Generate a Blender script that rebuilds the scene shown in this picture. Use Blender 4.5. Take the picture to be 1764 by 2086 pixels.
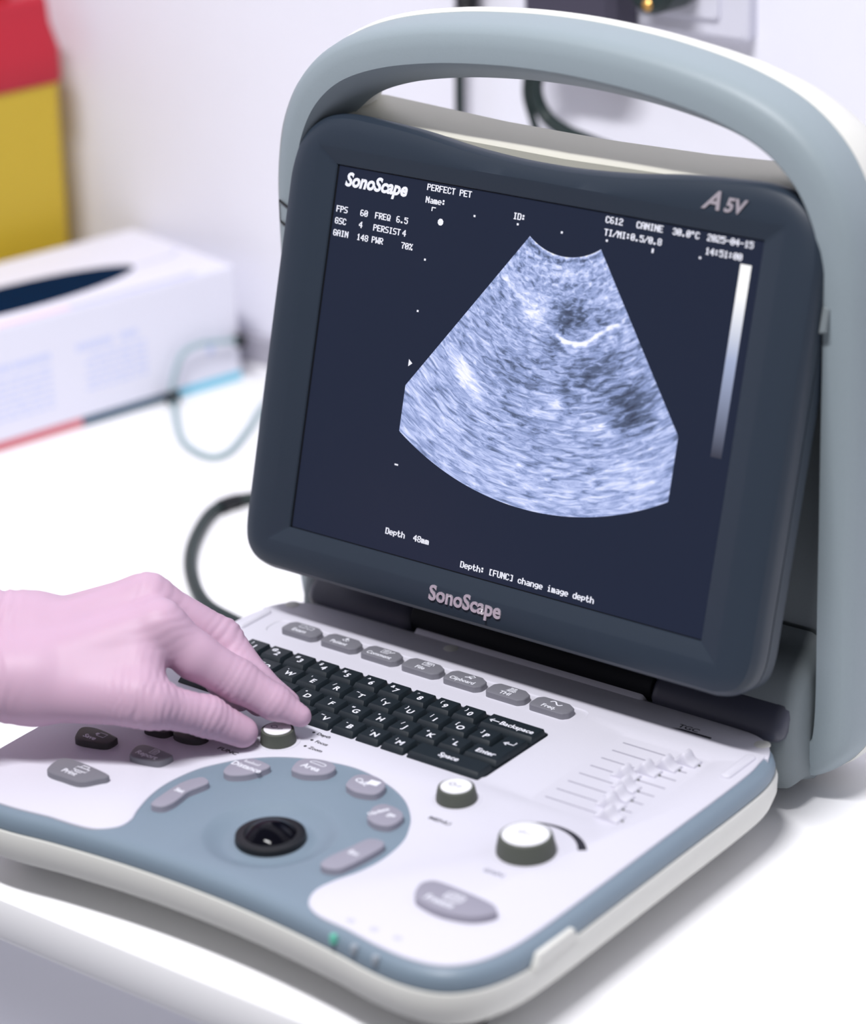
import bpy, bmesh, math, random
import numpy as np
from mathutils import Vector, Matrix
random.seed(4)
for _o in list(bpy.data.objects):
    bpy.data.objects.remove(_o)
SC = bpy.context.scene
COL = SC.collection
R = math.radians
ZT = 45.0            # the control deck lies 45 mm above the worktop

# ------------------------------------------------------------------ camera
cam = bpy.data.cameras.new('camera')
camo = bpy.data.objects.new('camera', cam)
COL.objects.link(camo)
cx = Vector((0.7935, 0.6076, -0.0344)); cu = Vector((-0.2094, 0.3258, 0.9220)); cd = Vector((-0.5714, 0.7244, -0.3857))
M = Matrix(((cx.x, cu.x, -cd.x, 0.7491), (cx.y, cu.y, -cd.y, -0.8559), (cx.z, cu.z, -cd.z, 0.6119 + ZT / 1000), (0, 0, 0, 1)))
camo.matrix_world = M
cam.sensor_fit = 'HORIZONTAL'
cam.sensor_width = 36.0
cam.lens = 5733.63 / 1764 * 36.0
cam.clip_start = 0.05
cam.dof.use_dof = True
cam.dof.focus_distance = 1.365
cam.dof.aperture_fstop = 5.4
SC.camera = camo
# ------------------------------------------------------------------ world, lamps, exposure
w = bpy.data.worlds.new('room_light'); SC.world = w; w.use_nodes = True
bg = w.node_tree.nodes['Background']
bg.inputs[0].default_value = (0.88, 0.88, 0.96, 1)
bg.inputs[1].default_value = 0.22
def area(name, loc, tgt, sx, sy, power, col):
    l = bpy.data.lights.new(name, 'AREA'); l.shape = 'RECTANGLE'; l.size = sx; l.size_y = sy; l.energy = power; l.color = col
    o = bpy.data.objects.new(name, l); COL.objects.link(o); o.location = loc
    o.rotation_euler = (Vector(tgt) - Vector(loc)).to_track_quat('-Z', 'Y').to_euler()
    return o
area('ceiling_and_fill_light', (0.16, -0.74, 2.0), (0.16, 0.1, 0.05), 0.75, 0.10, 33, (1.0, 0.985, 1.0))
area('ceiling_and_fill_light', (0.10, -0.70, 2.0), (-0.20, 0.53, 0.20), 0.75, 0.10, 16, (0.97, 0.97, 1.0))  # added fill light, aimed at the back wall to brighten it
SC.view_settings.view_transform = 'Standard'
SC.view_settings.look = 'None'
SC.view_settings.gamma = 1.0
SC.view_settings.use_curve_mapping = False
SC.view_settings.exposure = 0.0

# ------------------------------------------------------------------ materials
def lin(h):
    if isinstance(h, str):
        v = [int(h[i:i + 2], 16) / 255 for i in (0, 2, 4)]
        return tuple(c / 12.92 if c <= .04045 else ((c + .055) / 1.055) ** 2.4 for c in v)
    return h
def mat(name, col, rough=0.5, spec=0.5, metal=0.0, noise=0.0, nscale=900.0, bump=0.0, emit=None, estr=1.0, sss=0.0, coat=0.0, trans=0.0):
    m = bpy.data.materials.new(name); m.use_nodes = True
    nt = m.node_tree; b = nt.nodes['Principled BSDF']
    c = lin(col)
    b.inputs['Base Color'].default_value = (*c, 1)
    b.inputs['Roughness'].default_value = rough
    b.inputs['Specular IOR Level'].default_value = spec
    b.inputs['Metallic'].default_value = metal
    b.inputs['Coat Weight'].default_value = coat
    if sss:
        b.inputs['Subsurface Weight'].default_value = sss
        b.inputs['Subsurface Radius'].default_value = (0.006, 0.003, 0.0025)
        b.inputs['Subsurface Scale'].default_value = 1.0
    if emit:
        b.inputs['Emission Color'].default_value = (*lin(emit), 1); b.inputs['Emission Strength'].default_value = estr
    if noise or bump:
        tc = nt.nodes.new('ShaderNodeTexCoord'); n = nt.nodes.new('ShaderNodeTexNoise')
        n.inputs['Scale'].default_value = nscale; n.inputs['Detail'].default_value = 3
        nt.links.new(tc.outputs['Object'], n.inputs['Vector'])
        if noise:
            r = nt.nodes.new('ShaderNodeMapRange')
            r.inputs[3].default_value = 1 - noise; r.inputs[4].default_value = 1 + noise
            nt.links.new(n.outputs['Fac'], r.inputs[0])
            mx = nt.nodes.new('ShaderNodeVectorMath'); mx.operation = 'SCALE'; mx.inputs[0].default_value = c
            nt.links.new(r.outputs[0], mx.inputs['Scale']); nt.links.new(mx.outputs[0], b.inputs['Base Color'])
        if bump:
            bp = nt.nodes.new('ShaderNodeBump'); bp.inputs['Strength'].default_value = bump; bp.inputs['Distance'].default_value = 0.0003
            nt.links.new(n.outputs['Fac'], bp.inputs['Height']); nt.links.new(bp.outputs[0], b.inputs['Normal'])
    return m
MT = dict(
    deck=mat('white_deck_plastic', (0.665, 0.655, 0.735), 0.5, 0.35, noise=.02, bump=.05),
    shell=mat('warm_white_shell', (0.74, 0.74, 0.70), 0.5, 0.35, noise=.02, bump=.05),
    shell2=mat('beige_housing_plastic', (0.56, 0.55, 0.475), 0.5, 0.35, noise=.02, bump=.05),
    frame=mat('blue_grey_frame', (0.20, 0.262, 0.325), 0.42, 0.4, noise=.03, bump=.06),
    housing=mat('light_grey_housing', (0.28, 0.335, 0.365), 0.48, 0.4, noise=.03, bump=.08),
    recess=mat('dark_grey_housing', (0.185, 0.215, 0.23), 0.55, 0.3, noise=.04, bump=.08),
    bezel=mat('charcoal_bezel', (0.023, 0.034, 0.052), 0.42, 0.35, noise=.05, bump=.05),
    hinge=mat('hinge_plastic', (0.055, 0.058, 0.085), 0.4, 0.45, noise=.04, bump=.05),
    btn=mat('grey_rubber_button', (0.195, 0.195, 0.225), 0.5, 0.4, noise=.03, bump=.06),
    ibtn=mat('mauve_grey_button', (0.31, 0.30, 0.365), 0.45, 0.4, noise=.03, bump=.04),
    dbtn=mat('shaded_button', (0.05, 0.048, 0.05), 0.5, 0.4, noise=.03),  # button grey darkened to carry the shade under the hand
    key=mat('black_key', (0.0115, 0.018, 0.024), 0.45, 0.4, noise=.05, bump=.05),
    tray=mat('black_tray', (0.006, 0.009, 0.014), 0.5, 0.3, noise=.04),
    legend=mat('white_legend', (0.80, 0.81, 0.88), 0.6, 0.2, noise=.02),
    label=mat('black_print', (0.03, 0.03, 0.04), 0.6, 0.2, noise=.02),
    glabel=mat('grey_print', (0.2, 0.2, 0.27), 0.6, 0.2, noise=.02),
    knob=mat('olive_grey_knob', (0.085, 0.093, 0.078), 0.55, 0.35, noise=.05, bump=.1),
    cap=mat('white_cap', (0.86, 0.86, 0.9), 0.4, 0.4, noise=.01),
    ball=mat('glossy_black_ball', (0.003, 0.003, 0.006), 0.07, 0.10, noise=.02),
    black=mat('black_rubber', (0.008, 0.009, 0.012), 0.45, 0.35, noise=.05),
    metal=mat('silver_lettering', (0.62, 0.56, 0.62), 0.28, 0.5, metal=.55, noise=.12, nscale=260),
    slotdark=mat('slot_shadow_grey', (0.36, 0.35, 0.42), 0.7, 0.2, noise=.02),
    glove=mat('pink_nitrile_glove', (0.59, 0.395, 0.52), 0.5, 0.35, noise=.03, nscale=60, bump=.12, sss=.18),
    skin=mat('skin', (0.60, 0.36, 0.27), 0.5, 0.4, noise=.05, nscale=200),
    table=mat('white_worktop_laminate', (0.92, 0.92, 0.935), 0.42, 0.35, noise=.01),
    cabinet=mat('white_cabinet_board', (0.90, 0.90, 0.97), 0.5, 0.3, noise=.01),
    wall=mat('white_wall_paint', (0.86, 0.86, 0.945), 0.75, 0.2, noise=.015, nscale=25, bump=.03),
    floor=mat('pale_floor_vinyl', (0.82, 0.82, 0.86), 0.5, 0.3, noise=.05, nscale=8),
    trim=mat('mauve_grey_trim', (0.42, 0.41, 0.47), 0.5, 0.3, noise=.03),
    carton=mat('white_carton', (0.80, 0.80, 0.90), 0.55, 0.25, noise=.01),
    lilac=mat('lilac_print', (0.62, 0.64, 0.9), 0.6, 0.2, noise=.02),
    pale=mat('pale_blue_print', (0.62, 0.67, 0.90), 0.6, 0.2, noise=.02),
    pinkp=mat('pale_pink_print', (0.84, 0.66, 0.80), 0.6, 0.2, noise=.02),
    redp=mat('coral_red_print', (0.66, 0.20, 0.23), 0.6, 0.2, noise=.02),
    navyp=mat('slate_navy_print', (0.055, 0.11, 0.17), 0.6, 0.2, noise=.02),
    cyanp=mat('aqua_print', (0.22, 0.62, 0.80), 0.6, 0.2, noise=.02),
    navy=mat('navy_nitrile', (0.001, 0.014, 0.045), 0.9, 0.05, noise=.1, nscale=90),
    yellow=mat('yellow_plastic', (0.82, 0.62, 0.06), 0.42, 0.4, noise=.02),
    red=mat('red_plastic', (0.50, 0.016, 0.035), 0.42, 0.4, noise=.02),
    dred=mat('deep_red_plastic', (0.46, 0.0, 0.008), 0.42, 0.4, noise=.02),
    gcable=mat('grey_green_cable', (0.30, 0.42, 0.45), 0.5, 0.3, noise=.03),
    dcable=mat('dark_green_black_cable', (0.015, 0.028, 0.028), 0.45, 0.4, noise=.03),
    plate=mat('white_socket_plastic', (0.70, 0.70, 0.80), 0.5, 0.3, noise=.01),
    adapter=mat('dark_mauve_adapter', (0.06, 0.055, 0.085), 0.5, 0.35, noise=.03),
    brass=mat('brass_contact', (0.75, 0.42, 0.12), 0.3, 0.5, metal=.7, noise=.03),
    screen=mat('lcd_black', (0.006, 0.007, 0.011), 0.28, 0.2, noise=.02, emit=(0.011, 0.016, 0.036), estr=1.0),
    stext=mat('lcd_text', (0.1, 0.1, 0.1), 0.4, 0.3, emit=(0.86, 0.87, 1.0), estr=0.95),
    led=mat('green_indicator', (0.12, 0.42, 0.33), 0.3, 0.5, emit=(0.05, 0.30, 0.2), estr=.35),
    ledoff=mat('clear_indicator', (0.33, 0.37, 0.42), 0.3, 0.5, noise=.02),
    gap=mat('black_gap', (0.004, 0.005, 0.008), 0.6, 0.2, noise=.02),
)
# grey scale bar and echo picture shown by the display
def scan_material():
    m = bpy.data.materials.new('echo_picture'); m.use_nodes = True
    nt = m.node_tree; N = nt.nodes; L = nt.links; b = N['Principled BSDF']
    b.inputs['Base Color'].default_value = (0.02, 0.02, 0.03, 1); b.inputs['Roughness'].default_value = .33
    uv = N.new('ShaderNodeUVMap'); uv.uv_map = 'polar'
    mp = N.new('ShaderNodeMapping'); mp.inputs['Scale'].default_value = (15, 58, 1); L.new(uv.outputs[0], mp.inputs[0])
    n1 = N.new('ShaderNodeTexNoise'); n1.inputs['Scale'].default_value = 1.0; n1.inputs['Detail'].default_value = 4; n1.inputs['Roughness'].default_value = .62
    n1.inputs['Distortion'].default_value = .7
    L.new(mp.outputs[0], n1.inputs['Vector'])
    at = N.new('ShaderNodeAttribute'); at.attribute_name = 'echo'
    a = N.new('ShaderNodeMath'); a.operation = 'MULTIPLY_ADD'; a.inputs[1].default_value = 1.45; a.inputs[2].default_value = -.725
    L.new(n1.outputs['Fac'], a.inputs[0])
    s = N.new('ShaderNodeMath'); s.operation = 'ADD'; L.new(a.outputs[0], s.inputs[0]); L.new(at.outputs['Fac'], s.inputs[1])
    cr = N.new('ShaderNodeValToRGB'); L.new(s.outputs[0], cr.inputs[0])
    e = cr.color_ramp.elements
    e[0].position = 0.0; e[0].color = (0.012, 0.02, 0.045, 1)
    e[1].position = 1.0; e[1].color = (0.95, 0.96, 1.0, 1)
    for p, c in ((.30, (.085, .12, .22, 1)), (.52, (.27, .345, .62, 1)), (.72, (.52, .60, .93, 1))):
        q = cr.color_ramp.elements.new(p); q.color = c
    L.new(cr.outputs[0], b.inputs['Emission Color']); b.inputs['Emission Strength'].default_value = 1.0
    return m
def bar_material():
    m = bpy.data.materials.new('grey_scale'); m.use_nodes = True
    nt = m.node_tree; N = nt.nodes; L = nt.links; b = N['Principled BSDF']
    b.inputs['Base Color'].default_value = (0.02, 0.02, 0.03, 1); b.inputs['Roughness'].default_value = .33
    uv = N.new('ShaderNodeUVMap'); uv.uv_map = 'polar'; sp = N.new('ShaderNodeSeparateXYZ'); L.new(uv.outputs[0], sp.inputs[0])
    cr = N.new('ShaderNodeValToRGB'); L.new(sp.outputs[1], cr.inputs[0])
    e = cr.color_ramp.elements
    e[0].position = 0; e[0].color = (.02, .023, .036, 1); e[1].position = .85; e[1].color = (1, 1, 1, 1)
    q = e.new(.5); q.color = (.36, .42, .60, 1)
    L.new(cr.outputs[0], b.inputs['Emission Color']); b.inputs['Emission Strength'].default_value = 1.0
    return m
_nt = MT['yellow'].node_tree; _b = _nt.nodes['Principled BSDF']; _t = _nt.nodes.new('ShaderNodeBsdfTranslucent'); _t.inputs[0].default_value = (0.92, 0.68, 0.14, 1)
_mx = _nt.nodes.new('ShaderNodeMixShader'); _mx.inputs[0].default_value = .3
_nt.links.new(_b.outputs[0], _mx.inputs[1]); _nt.links.new(_t.outputs[0], _mx.inputs[2]); _nt.links.new(_mx.outputs[0], _nt.nodes['Material Output'].inputs[0])
MT['scan'] = scan_material(); MT['bar'] = bar_material()

# ------------------------------------------------------------------ mesh helpers (millimetres in, metres out)
def tag(o, label=None, cat=None, group=None, kind=None):
    if label: o['label'] = label
    if cat: o['category'] = cat
    if group: o['group'] = group
    if kind: o['kind'] = kind
    return o
def link(name, me, mats, parent=None, smooth=30):
    o = bpy.data.objects.new(name, me); COL.objects.link(o)
    for m in (mats if isinstance(mats, (list, tuple)) else [mats]):
        me.materials.append(MT[m] if isinstance(m, str) else m)
    if smooth:
        for p in me.polygons: p.use_smooth = True
        if smooth < 180: me.set_sharp_from_angle(angle=R(smooth))
    if parent: o.parent = parent
    return o
class MB:
    """collects shapes given in mm"""
    def __init__(s, dz=0.0): s.v = []; s.f = []; s.mi = []; s.dz = dz
    def add(s, vs, fs, mi=0):
        b = len(s.v); s.v += [tuple(p) for p in vs]
        s.f += [tuple(b + i for i in f) for f in fs]; s.mi += [mi] * len(fs); return s
    def build(s, name, mats, parent=None, smooth=30, recalc=True):
        me = bpy.data.meshes.new(name)
        me.from_pydata([(x / 1000, y / 1000, (z + s.dz) / 1000) for x, y, z in s.v], [], s.f)
        for p, i in zip(me.polygons, s.mi): p.material_index = i
        if recalc:
            bm = bmesh.new(); bm.from_mesh(me); bmesh.ops.recalc_face_normals(bm, faces=bm.faces); bm.to_mesh(me); bm.free()
        return link(name, me, mats, parent, smooth)
def area2(p): return sum(p[i][0] * p[(i + 1) % len(p)][1] - p[(i + 1) % len(p)][0] * p[i][1] for i in range(len(p)))
def ccw(p): return p if area2(p) > 0 else p[::-1]
def inset(p, d):
    n = len(p); out = []
    for i in range(n):
        a, b, c = Vector(p[i - 1]), Vector(p[i]), Vector(p[(i + 1) % n])
        e1 = (b - a); e2 = (c - b)
        if e1.length < 1e-9: e1 = e2
        if e2.length < 1e-9: e2 = e1
        n1 = Vector((-e1.y, e1.x)).normalized(); n2 = Vector((-e2.y, e2.x)).normalized()
        m = n1 + n2
        k = 1 + n1.dot(n2)
        m = m / max(k, .35)
        out.append((b.x + m.x * d, b.y + m.y * d))
    return out
def catmull(pts, n=6, closed=True):
    out = []; N = len(pts); D = len(pts[0])
    rng = range(N) if closed else range(N - 1)
    for i in rng:
        g = lambda k: pts[k % N] if closed else pts[min(max(k, 0), N - 1)]
        p0, p1, p2, p3 = g(i - 1), g(i), g(i + 1), g(i + 2)
        for j in range(n):
            t = j / n
            out.append(tuple(.5 * (2 * p1[k] + (p2[k] - p0[k]) * t + (2 * p0[k] - 5 * p1[k] + 4 * p2[k] - p3[k]) * t * t + (3 * p1[k] - p0[k] - 3 * p2[k] + p3[k]) * t ** 3) for k in range(D)))
    if not closed: out.append(tuple(pts[-1]))
    return out
def rpoly(pts, r, n=5):
    """polygon with rounded corners; r a number or one per corner"""
    pts = ccw(pts); out = []; N = len(pts)
    for i in range(N):
        a, b, c = Vector(pts[i - 1]), Vector(pts[i]), Vector(pts[(i + 1) % N])
        rr = r[i] if isinstance(r, (list, tuple)) else r
        u = (a - b); v = (c - b)
        ang = u.angle(v)
        d = min(rr / max(math.tan(ang / 2), 1e-4), u.length * .49, v.length * .49)
        p = b + u.normalized() * d; q = b + v.normalized() * d
        for j in range(n + 1):
            t = j / n
            x = (1 - t) ** 2 * p + 2 * t * (1 - t) * b + t * t * q
            out.append((x.x, x.y))
    return out
def rrect(cx_, cy_, w_, h_, r, n=5):
    return rpoly([(cx_ - w_ / 2, cy_ - h_ / 2), (cx_ + w_ / 2, cy_ - h_ / 2), (cx_ + w_ / 2, cy_ + h_ / 2), (cx_ - w_ / 2, cy_ + h_ / 2)], r, n)
def circ(cx_, cy_, r, n=40, ry=None): return [(cx_ + r * math.cos(2 * math.pi * i / n), cy_ + (ry or r) * math.sin(2 * math.pi * i / n)) for i in range(n)]
def stack(mb, outline, prof, mi=0, bottom=True, top=True):
    """prism: prof = [(inset, z), ...] from the bottom ring to the top ring"""
    o = ccw(outline); n = len(o); vs = []
    for d, z in prof: vs += [(x, y, z) for x, y in (inset(o, d) if d else o)]
    fs = []
    for k in range(len(prof) - 1):
        for i in range(n):
            j = (i + 1) % n
            fs.append((k * n + i, k * n + j, (k + 1) * n + j, (k + 1) * n + i))
    if bottom: fs.append(tuple(range(n))[::-1])
    if top: fs.append(tuple((len(prof) - 1) * n + i for i in range(n)))
    return mb.add(vs, fs, mi)
def lathe(mb, cx_, cy_, prof, n=48, mi=0, flut=0.0, closed=False):
    """prof = [(r, z)...]"""
    vs = []; fs = []
    for r, z in prof:
        for i in range(n):
            a = 2 * math.pi * i / n
            rr = r * (1 + flut * (1 if i % 2 else -1)) if flut else r
            vs.append((cx_ + rr * math.cos(a), cy_ + rr * math.sin(a), z))
    for k in range(len(prof) - 1):
        for i in range(n):
            j = (i + 1) % n
            fs.append((k * n + i, k * n + j, (k + 1) * n + j, (k + 1) * n + i))
    if closed:
        k = len(prof) - 1
        for i in range(n):
            j = (i + 1) % n; fs.append((k * n + i, k * n + j, j, i))
    else:
        fs.append(tuple(range(n))[::-1]); k = len(prof) - 1; fs.append(tuple(k * n + i for i in range(n)))
    return mb.add(vs, fs, mi)
def tube(mb, pts, r, n=12, sub=8, mi=0, smooth_path=True, rad=None):
    P = [Vector(p) for p in (catmull(pts, sub, False) if smooth_path else pts)]
    vs = []; fs = []; up = Vector((0, 0, 1)); t0 = (P[1] - P[0]).normalized()
    u = t0.orthogonal().normalized()
    for i, p in enumerate(P):
        t = (P[min(i + 1, len(P) - 1)] - P[max(i - 1, 0)]).normalized()
        u = (u - t * u.dot(t)).normalized(); v = t.cross(u)
        rr = rad(i / (len(P) - 1)) if rad else r
        for k in range(n):
            a = 2 * math.pi * k / n
            vs.append(tuple(p + (u * math.cos(a) + v * math.sin(a)) * rr))
    for i in range(len(P) - 1):
        for k in range(n):
            l = (k + 1) % n; fs.append((i * n + k, i * n + l, (i + 1) * n + l, (i + 1) * n + k))
    fs.append(tuple(range(n))[::-1]); fs.append(tuple((len(P) - 1) * n + k for k in range(n)))
    return mb.add(vs, fs, mi)
def box(mb, a, b, mi=0, fr=None):
    vs = [(x, y, z) for x in (a[0], b[0]) for y in (a[1], b[1]) for z in (a[2], b[2])]
    if fr: vs = [fr(*p) for p in vs]
    return mb.add(vs, [(0, 1, 3, 2), (4, 6, 7, 5), (0, 4, 5, 1), (2, 3, 7, 6), (0, 2, 6, 4), (1, 5, 7, 3)], mi)
_tc = {}
def glyphs(s, size, bold=0.0, shear=0.0, align='LEFT'):
    """flat outline text as (verts 2D in mm, faces)"""
    k = (s, size, bold, shear, align)
    if k in _tc: return _tc[k]
    c = bpy.data.curves.new('t', 'FONT'); c.body = s; c.size = size; c.offset = bold; c.shear = shear; c.align_x = align; c.resolution_u = 3; c.fill_mode = 'BOTH'
    o = bpy.data.objects.new('t', c); COL.objects.link(o)
    bpy.context.view_layer.update()
    me = o.evaluated_get(bpy.context.evaluated_depsgraph_get()).to_mesh()
    r = ([(v.co.x, v.co.y) for v in me.vertices], [tuple(p.vertices) for p in me.polygons])
    o.evaluated_get(bpy.context.evaluated_depsgraph_get()).to_mesh_clear()
    bpy.data.objects.remove(o); bpy.data.curves.remove(c)
    _tc[k] = r; return r
def text(mb, s, x, y, z, size, bold=0.0, shear=0.0, align='LEFT', mi=0, wide=1.0, rot=0.0, fr=None, thick=0.0):
    vs, fs = glyphs(s, size, bold, shear, align)
    ca, sa = math.cos(rot), math.sin(rot)
    P = [(x + (a * wide) * ca - b * sa, y + (a * wide) * sa + b * ca, z) for a, b in vs]
    if thick:
        n = len(P); edges = {}
        for f in fs:
            for i in range(len(f)):
                e = (f[i], f[(i + 1) % len(f)])
                if (e[1], e[0]) in edges: del edges[(e[1], e[0])]
                else: edges[e] = 1
        P = P + [(a, b, c - thick) for a, b, c in P]
        fs = list(fs) + [(a, a + n, b + n, b) for a, b in edges]
    if fr: P = [fr(*p) for p in P]
    return mb.add(P, fs, mi)
def strip(mb, pts, wd, z, mi=0, closed=False):
    """flat line drawing of width wd along pts"""
    P = [Vector(p) for p in pts]; n = len(P); L = []; Rr = []
    for i in range(n):
        a = P[i - 1] if (i or closed) else P[0]; b = P[(i + 1) % n] if (i < n - 1 or closed) else P[-1]
        t = (b - a); t = t.normalized() if t.length else Vector((1, 0)); q = Vector((-t.y, t.x)) * wd / 2
        L.append(P[i] + q); Rr.append(P[i] - q)
    vs = [(p.x, p.y, z) for p in L] + [(p.x, p.y, z) for p in Rr]
    fs = [(i, n + i, n + (i + 1) % n, (i + 1) % n) for i in range(n if closed else n - 1)]
    return mb.add(vs, fs, mi)
def empty(name, loc=(0, 0, 0)):
    o = bpy.data.objects.new(name, None); COL.objects.link(o); o.location = loc; o.empty_display_size = .05; return o
def cut(o, cutter):
    m = o.modifiers.new('cut', 'BOOLEAN'); m.operation = 'DIFFERENCE'; m.solver = 'EXACT'; m.object = cutter
    bpy.context.view_layer.update()
    me = bpy.data.meshes.new_from_object(o.evaluated_get(bpy.context.evaluated_depsgraph_get()))
    o.modifiers.clear(); old = o.data; o.data = me; me.name = o.name
    bpy.data.objects.remove(cutter); bpy.data.meshes.remove(old)
    for p in me.polygons: p.use_smooth = True
    me.set_sharp_from_angle(angle=R(30))

# ================================================================== the room
mb = MB(); box(mb, (-1500, 530, -900), (2200, 630, 1700)); mb.build('wall_back', 'wall')['kind'] = 'structure'
mb = MB(); box(mb, (-1600, -900, -900), (-1500, 630, 1700)); mb.build('wall_left', 'wall')['kind'] = 'structure'
mb = MB(); box(mb, (-1600, -2600, -920), (2200, 630, -900)); mb.build('floor', 'floor')['kind'] = 'structure'
mb = MB(); stack(mb, rrect(350, 526, 3600, 8, .8), [(0, 0), (0, 19), (1, 20)]); mb.build('trim_1', 'trim')['kind'] = 'structure'

# worktop: a slab with a rounded front edge
mb = MB()
prof = [(530, -28), (-88, -28), (-93, -26), (-95, -22), (-95, -8), (-93.5, -3.5), (-90, -1), (-86, 0), (530, 0)]
n = len(prof)
mb.add([(x, y, z) for x in (-1498, 2000) for y, z in prof], [(i, (i + 1) % n, n + (i + 1) % n, n + i) for i in range(n)] + [tuple(range(n)), tuple(range(n, 2 * n))[::-1]])
tag(mb.build('worktop', 'table'), 'white laminate worktop with a rounded front edge under the ultrasound scanner', 'worktop')
cab = empty('cabinet', (0.2, 0.2, -0.9))
tag(cab, 'white base cabinet under the front edge of the worktop', 'cabinet')
def off(mb, d): mb.v = [(x - d[0], y - d[1], z - d[2]) for x, y, z in mb.v]; return mb
mb = MB(); box(mb, (-1400, -62, -899), (1900, 525, -29)); off(mb, (200, 200, -900)).build('carcass', 'cabinet', cab)
for x0 in (-1390, -290, 810):
    mb = MB(); stack(mb, rrect(x0 + 545, -464, 1088, 860 - 120, 2), [(0, -1), (0, 24), (2, 26)])
    mb.v = [(x, -62 - z, y - 30.5) for x, y, z in mb.v]; d = off(mb, (200, 200, -900)).build('drawer', 'cabinet', cab)
    hb = MB(); tube(hb, [(x0 + 470, -86, -300), (x0 + 470, -112, -300), (x0 + 620, -112, -300), (x0 + 620, -86, -300)], 5, smooth_path=False); off(hb, (200, 200, -900)).build('handle', 'trim', d)

# ================================================================== ultrasound scanner
US = empty('ultrasound_scanner', (0, 0, 0))
tag(US, 'portable grey and white ultrasound scanner with keyboard, carry handle and lit screen', 'ultrasound scanner')
half = [(0, -84.0), (40, -85.3), (80, -89.2), (105, -93), (124, -93.6), (140, -89.4), (151, -78.4), (157, -61.5), (159, -40), (159.4, 0), (159.4, 60), (159.4, 108), (158, 134), (152, 151), (140, 160), (120, 162.3), (60, 162.5), (0, 162.5)]
OUT = catmull(half + [(-x, y) for x, y in half[-2:0:-1]], 5)
OUT = ccw(OUT)
# lower shell
mb = MB(ZT); stack(mb, OUT, [(14, -30), (6, -28.5), (1.5, -25), (-.8, -19), (-1.2, -12), (-.6, -9.8), (4, -9.6)])
mb.build('lower_shell', 'shell', US)
for sx in (-1, 1):
    for y in (-55, 130):
        mb = MB(ZT); lathe(mb, sx * 125, y, [(9, -45), (10, -44), (11, -29)], 24); mb.build('foot', 'black', US)
# blue-grey frame with the trackball dish
mb = MB(ZT); stack(mb, OUT, [(1.2, -10.2), (.2, -9), (0, -6.5), (.8, -3.6), (2.4, -1.6), (4.6, -.5), (7, 0)])
fr_ = mb.build('deck_frame', 'frame', US)
cb = MB(ZT); pr = [(33, 6), (33, .5), (31.5, 0.0), (30, -.35), (27, -1.8), (23, -3.6), (19, -4.2), (16.8, -3.4), (14.8, -3.0), (14.5, -7)]
lathe(cb, 6.6, -39.8, pr[::-1], 64); cut(fr_, cb.build('cutter', 'frame'))
# white cover, open round the trackball island
isl = [(84, -84.4), (70, -82.9), (60.5, -78), (55.8, -68.5), (57, -57.8), (61.6, -44), (63.2, -30), (61, -14), (56, -3), (49.4, 6.6), (37.5, 17.3), (21.2, 24.8), (0, 28.8), (-21.2, 24.8), (-37.5, 17.3), (-49.4, 6.6), (-56, -3), (-61, -14), (-63.2, -30), (-61.6, -44), (-57, -57.8), (-53.3, -66), (-53.6, -74), (-60.5, -81), (-70, -83.4), (-85, -84.5)]
icrv = catmull(isl, 5, False)
outc = inset(OUT, 5.4)
rear = [(x, y) for x, y in outc if y < 140 and not (abs(x) < 86 and y < -60)]
right = [p for p in rear if p[0] > 0]; left = [p for p in rear if p[0] < 0]
right.sort(key=lambda p: math.atan2(p[1] - 20, p[0])); left.sort(key=lambda p: math.atan2(p[1] - 20, p[0]) % (2 * math.pi))
cover = right + [(151.2, 143.4), (149.4, 143.8), (-149.4, 143.8), (-151.2, 143.4)] + left + icrv[::-1]
mb = MB(ZT); stack(mb, cover, [(0, -1.6), (0, .4), (.35, .8), (1.0, 1.0)])
cov = mb.build('deck_cover', 'deck', US)
cb = MB(ZT)
stack(cb, rrect(-37.5, 127.4, 196, 17, 7), [(.9, .45), (0, 1.2)])
stack(cb, rrect(109, 87, 53, 80, 5), [(1.5, .42), (0, 1.2)])
cut(cov, cb.build('cutter', 'deck'))
cb = MB(ZT); stack(cb, rrect(-37.6, 79.3, 187.4, 53.6, 3.5), [(0, -1.2), (0, 3)]); cut(cov, cb.build('cutter', 'deck'))
# rear strip behind the ridge
rs = [p for p in inset(OUT, 3.0) if p[1] > 141.5] ; rs.sort(key=lambda p: -p[0])
mb = MB(ZT); stack(mb, [(153.5, 142), (-153.5, 142)][::-1] + [(min(max(x, -153.5), 153.5), 142 + (y - 142) * 1.1) for x, y in rs], [(0, -2), (0, 0), (.5, .2)])
mb.build('rear_strip', 'deck', US)
for x, y, zz in ((143.5, 153.2, .2), (-143, 153.2, .2), (-41, 156.2, .2)):
    mb = MB(ZT); lathe(mb, x, y, [(3.9, zz - .4), (3.9, zz + .05), (3.7, zz + .15)], 32); mb.build('screw_cover', 'shell', US)
for sx in (-1, 1):
    mb = MB(ZT); stack(mb, rrect(sx * 146.8, 126.5, 5.6, 25, 2.7), [(0, .3), (0, 1.5), (.5, 2.1), (1.3, 2.4)]); mb.build('rubber_pad', 'deck', US)
mb = MB(ZT)
tp = rpoly([(-50, -3.8), (-25, -3.8), (-22, -10.5), (-54, -10.5)], 1.5)
stack(mb, tp, [(0, 158.2), (0, 160.4), (.6, 160.9)]); mb.v = [(z, x, y) for x, y, z in mb.v]
mb.build('side_tab', 'shell', US)
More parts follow.
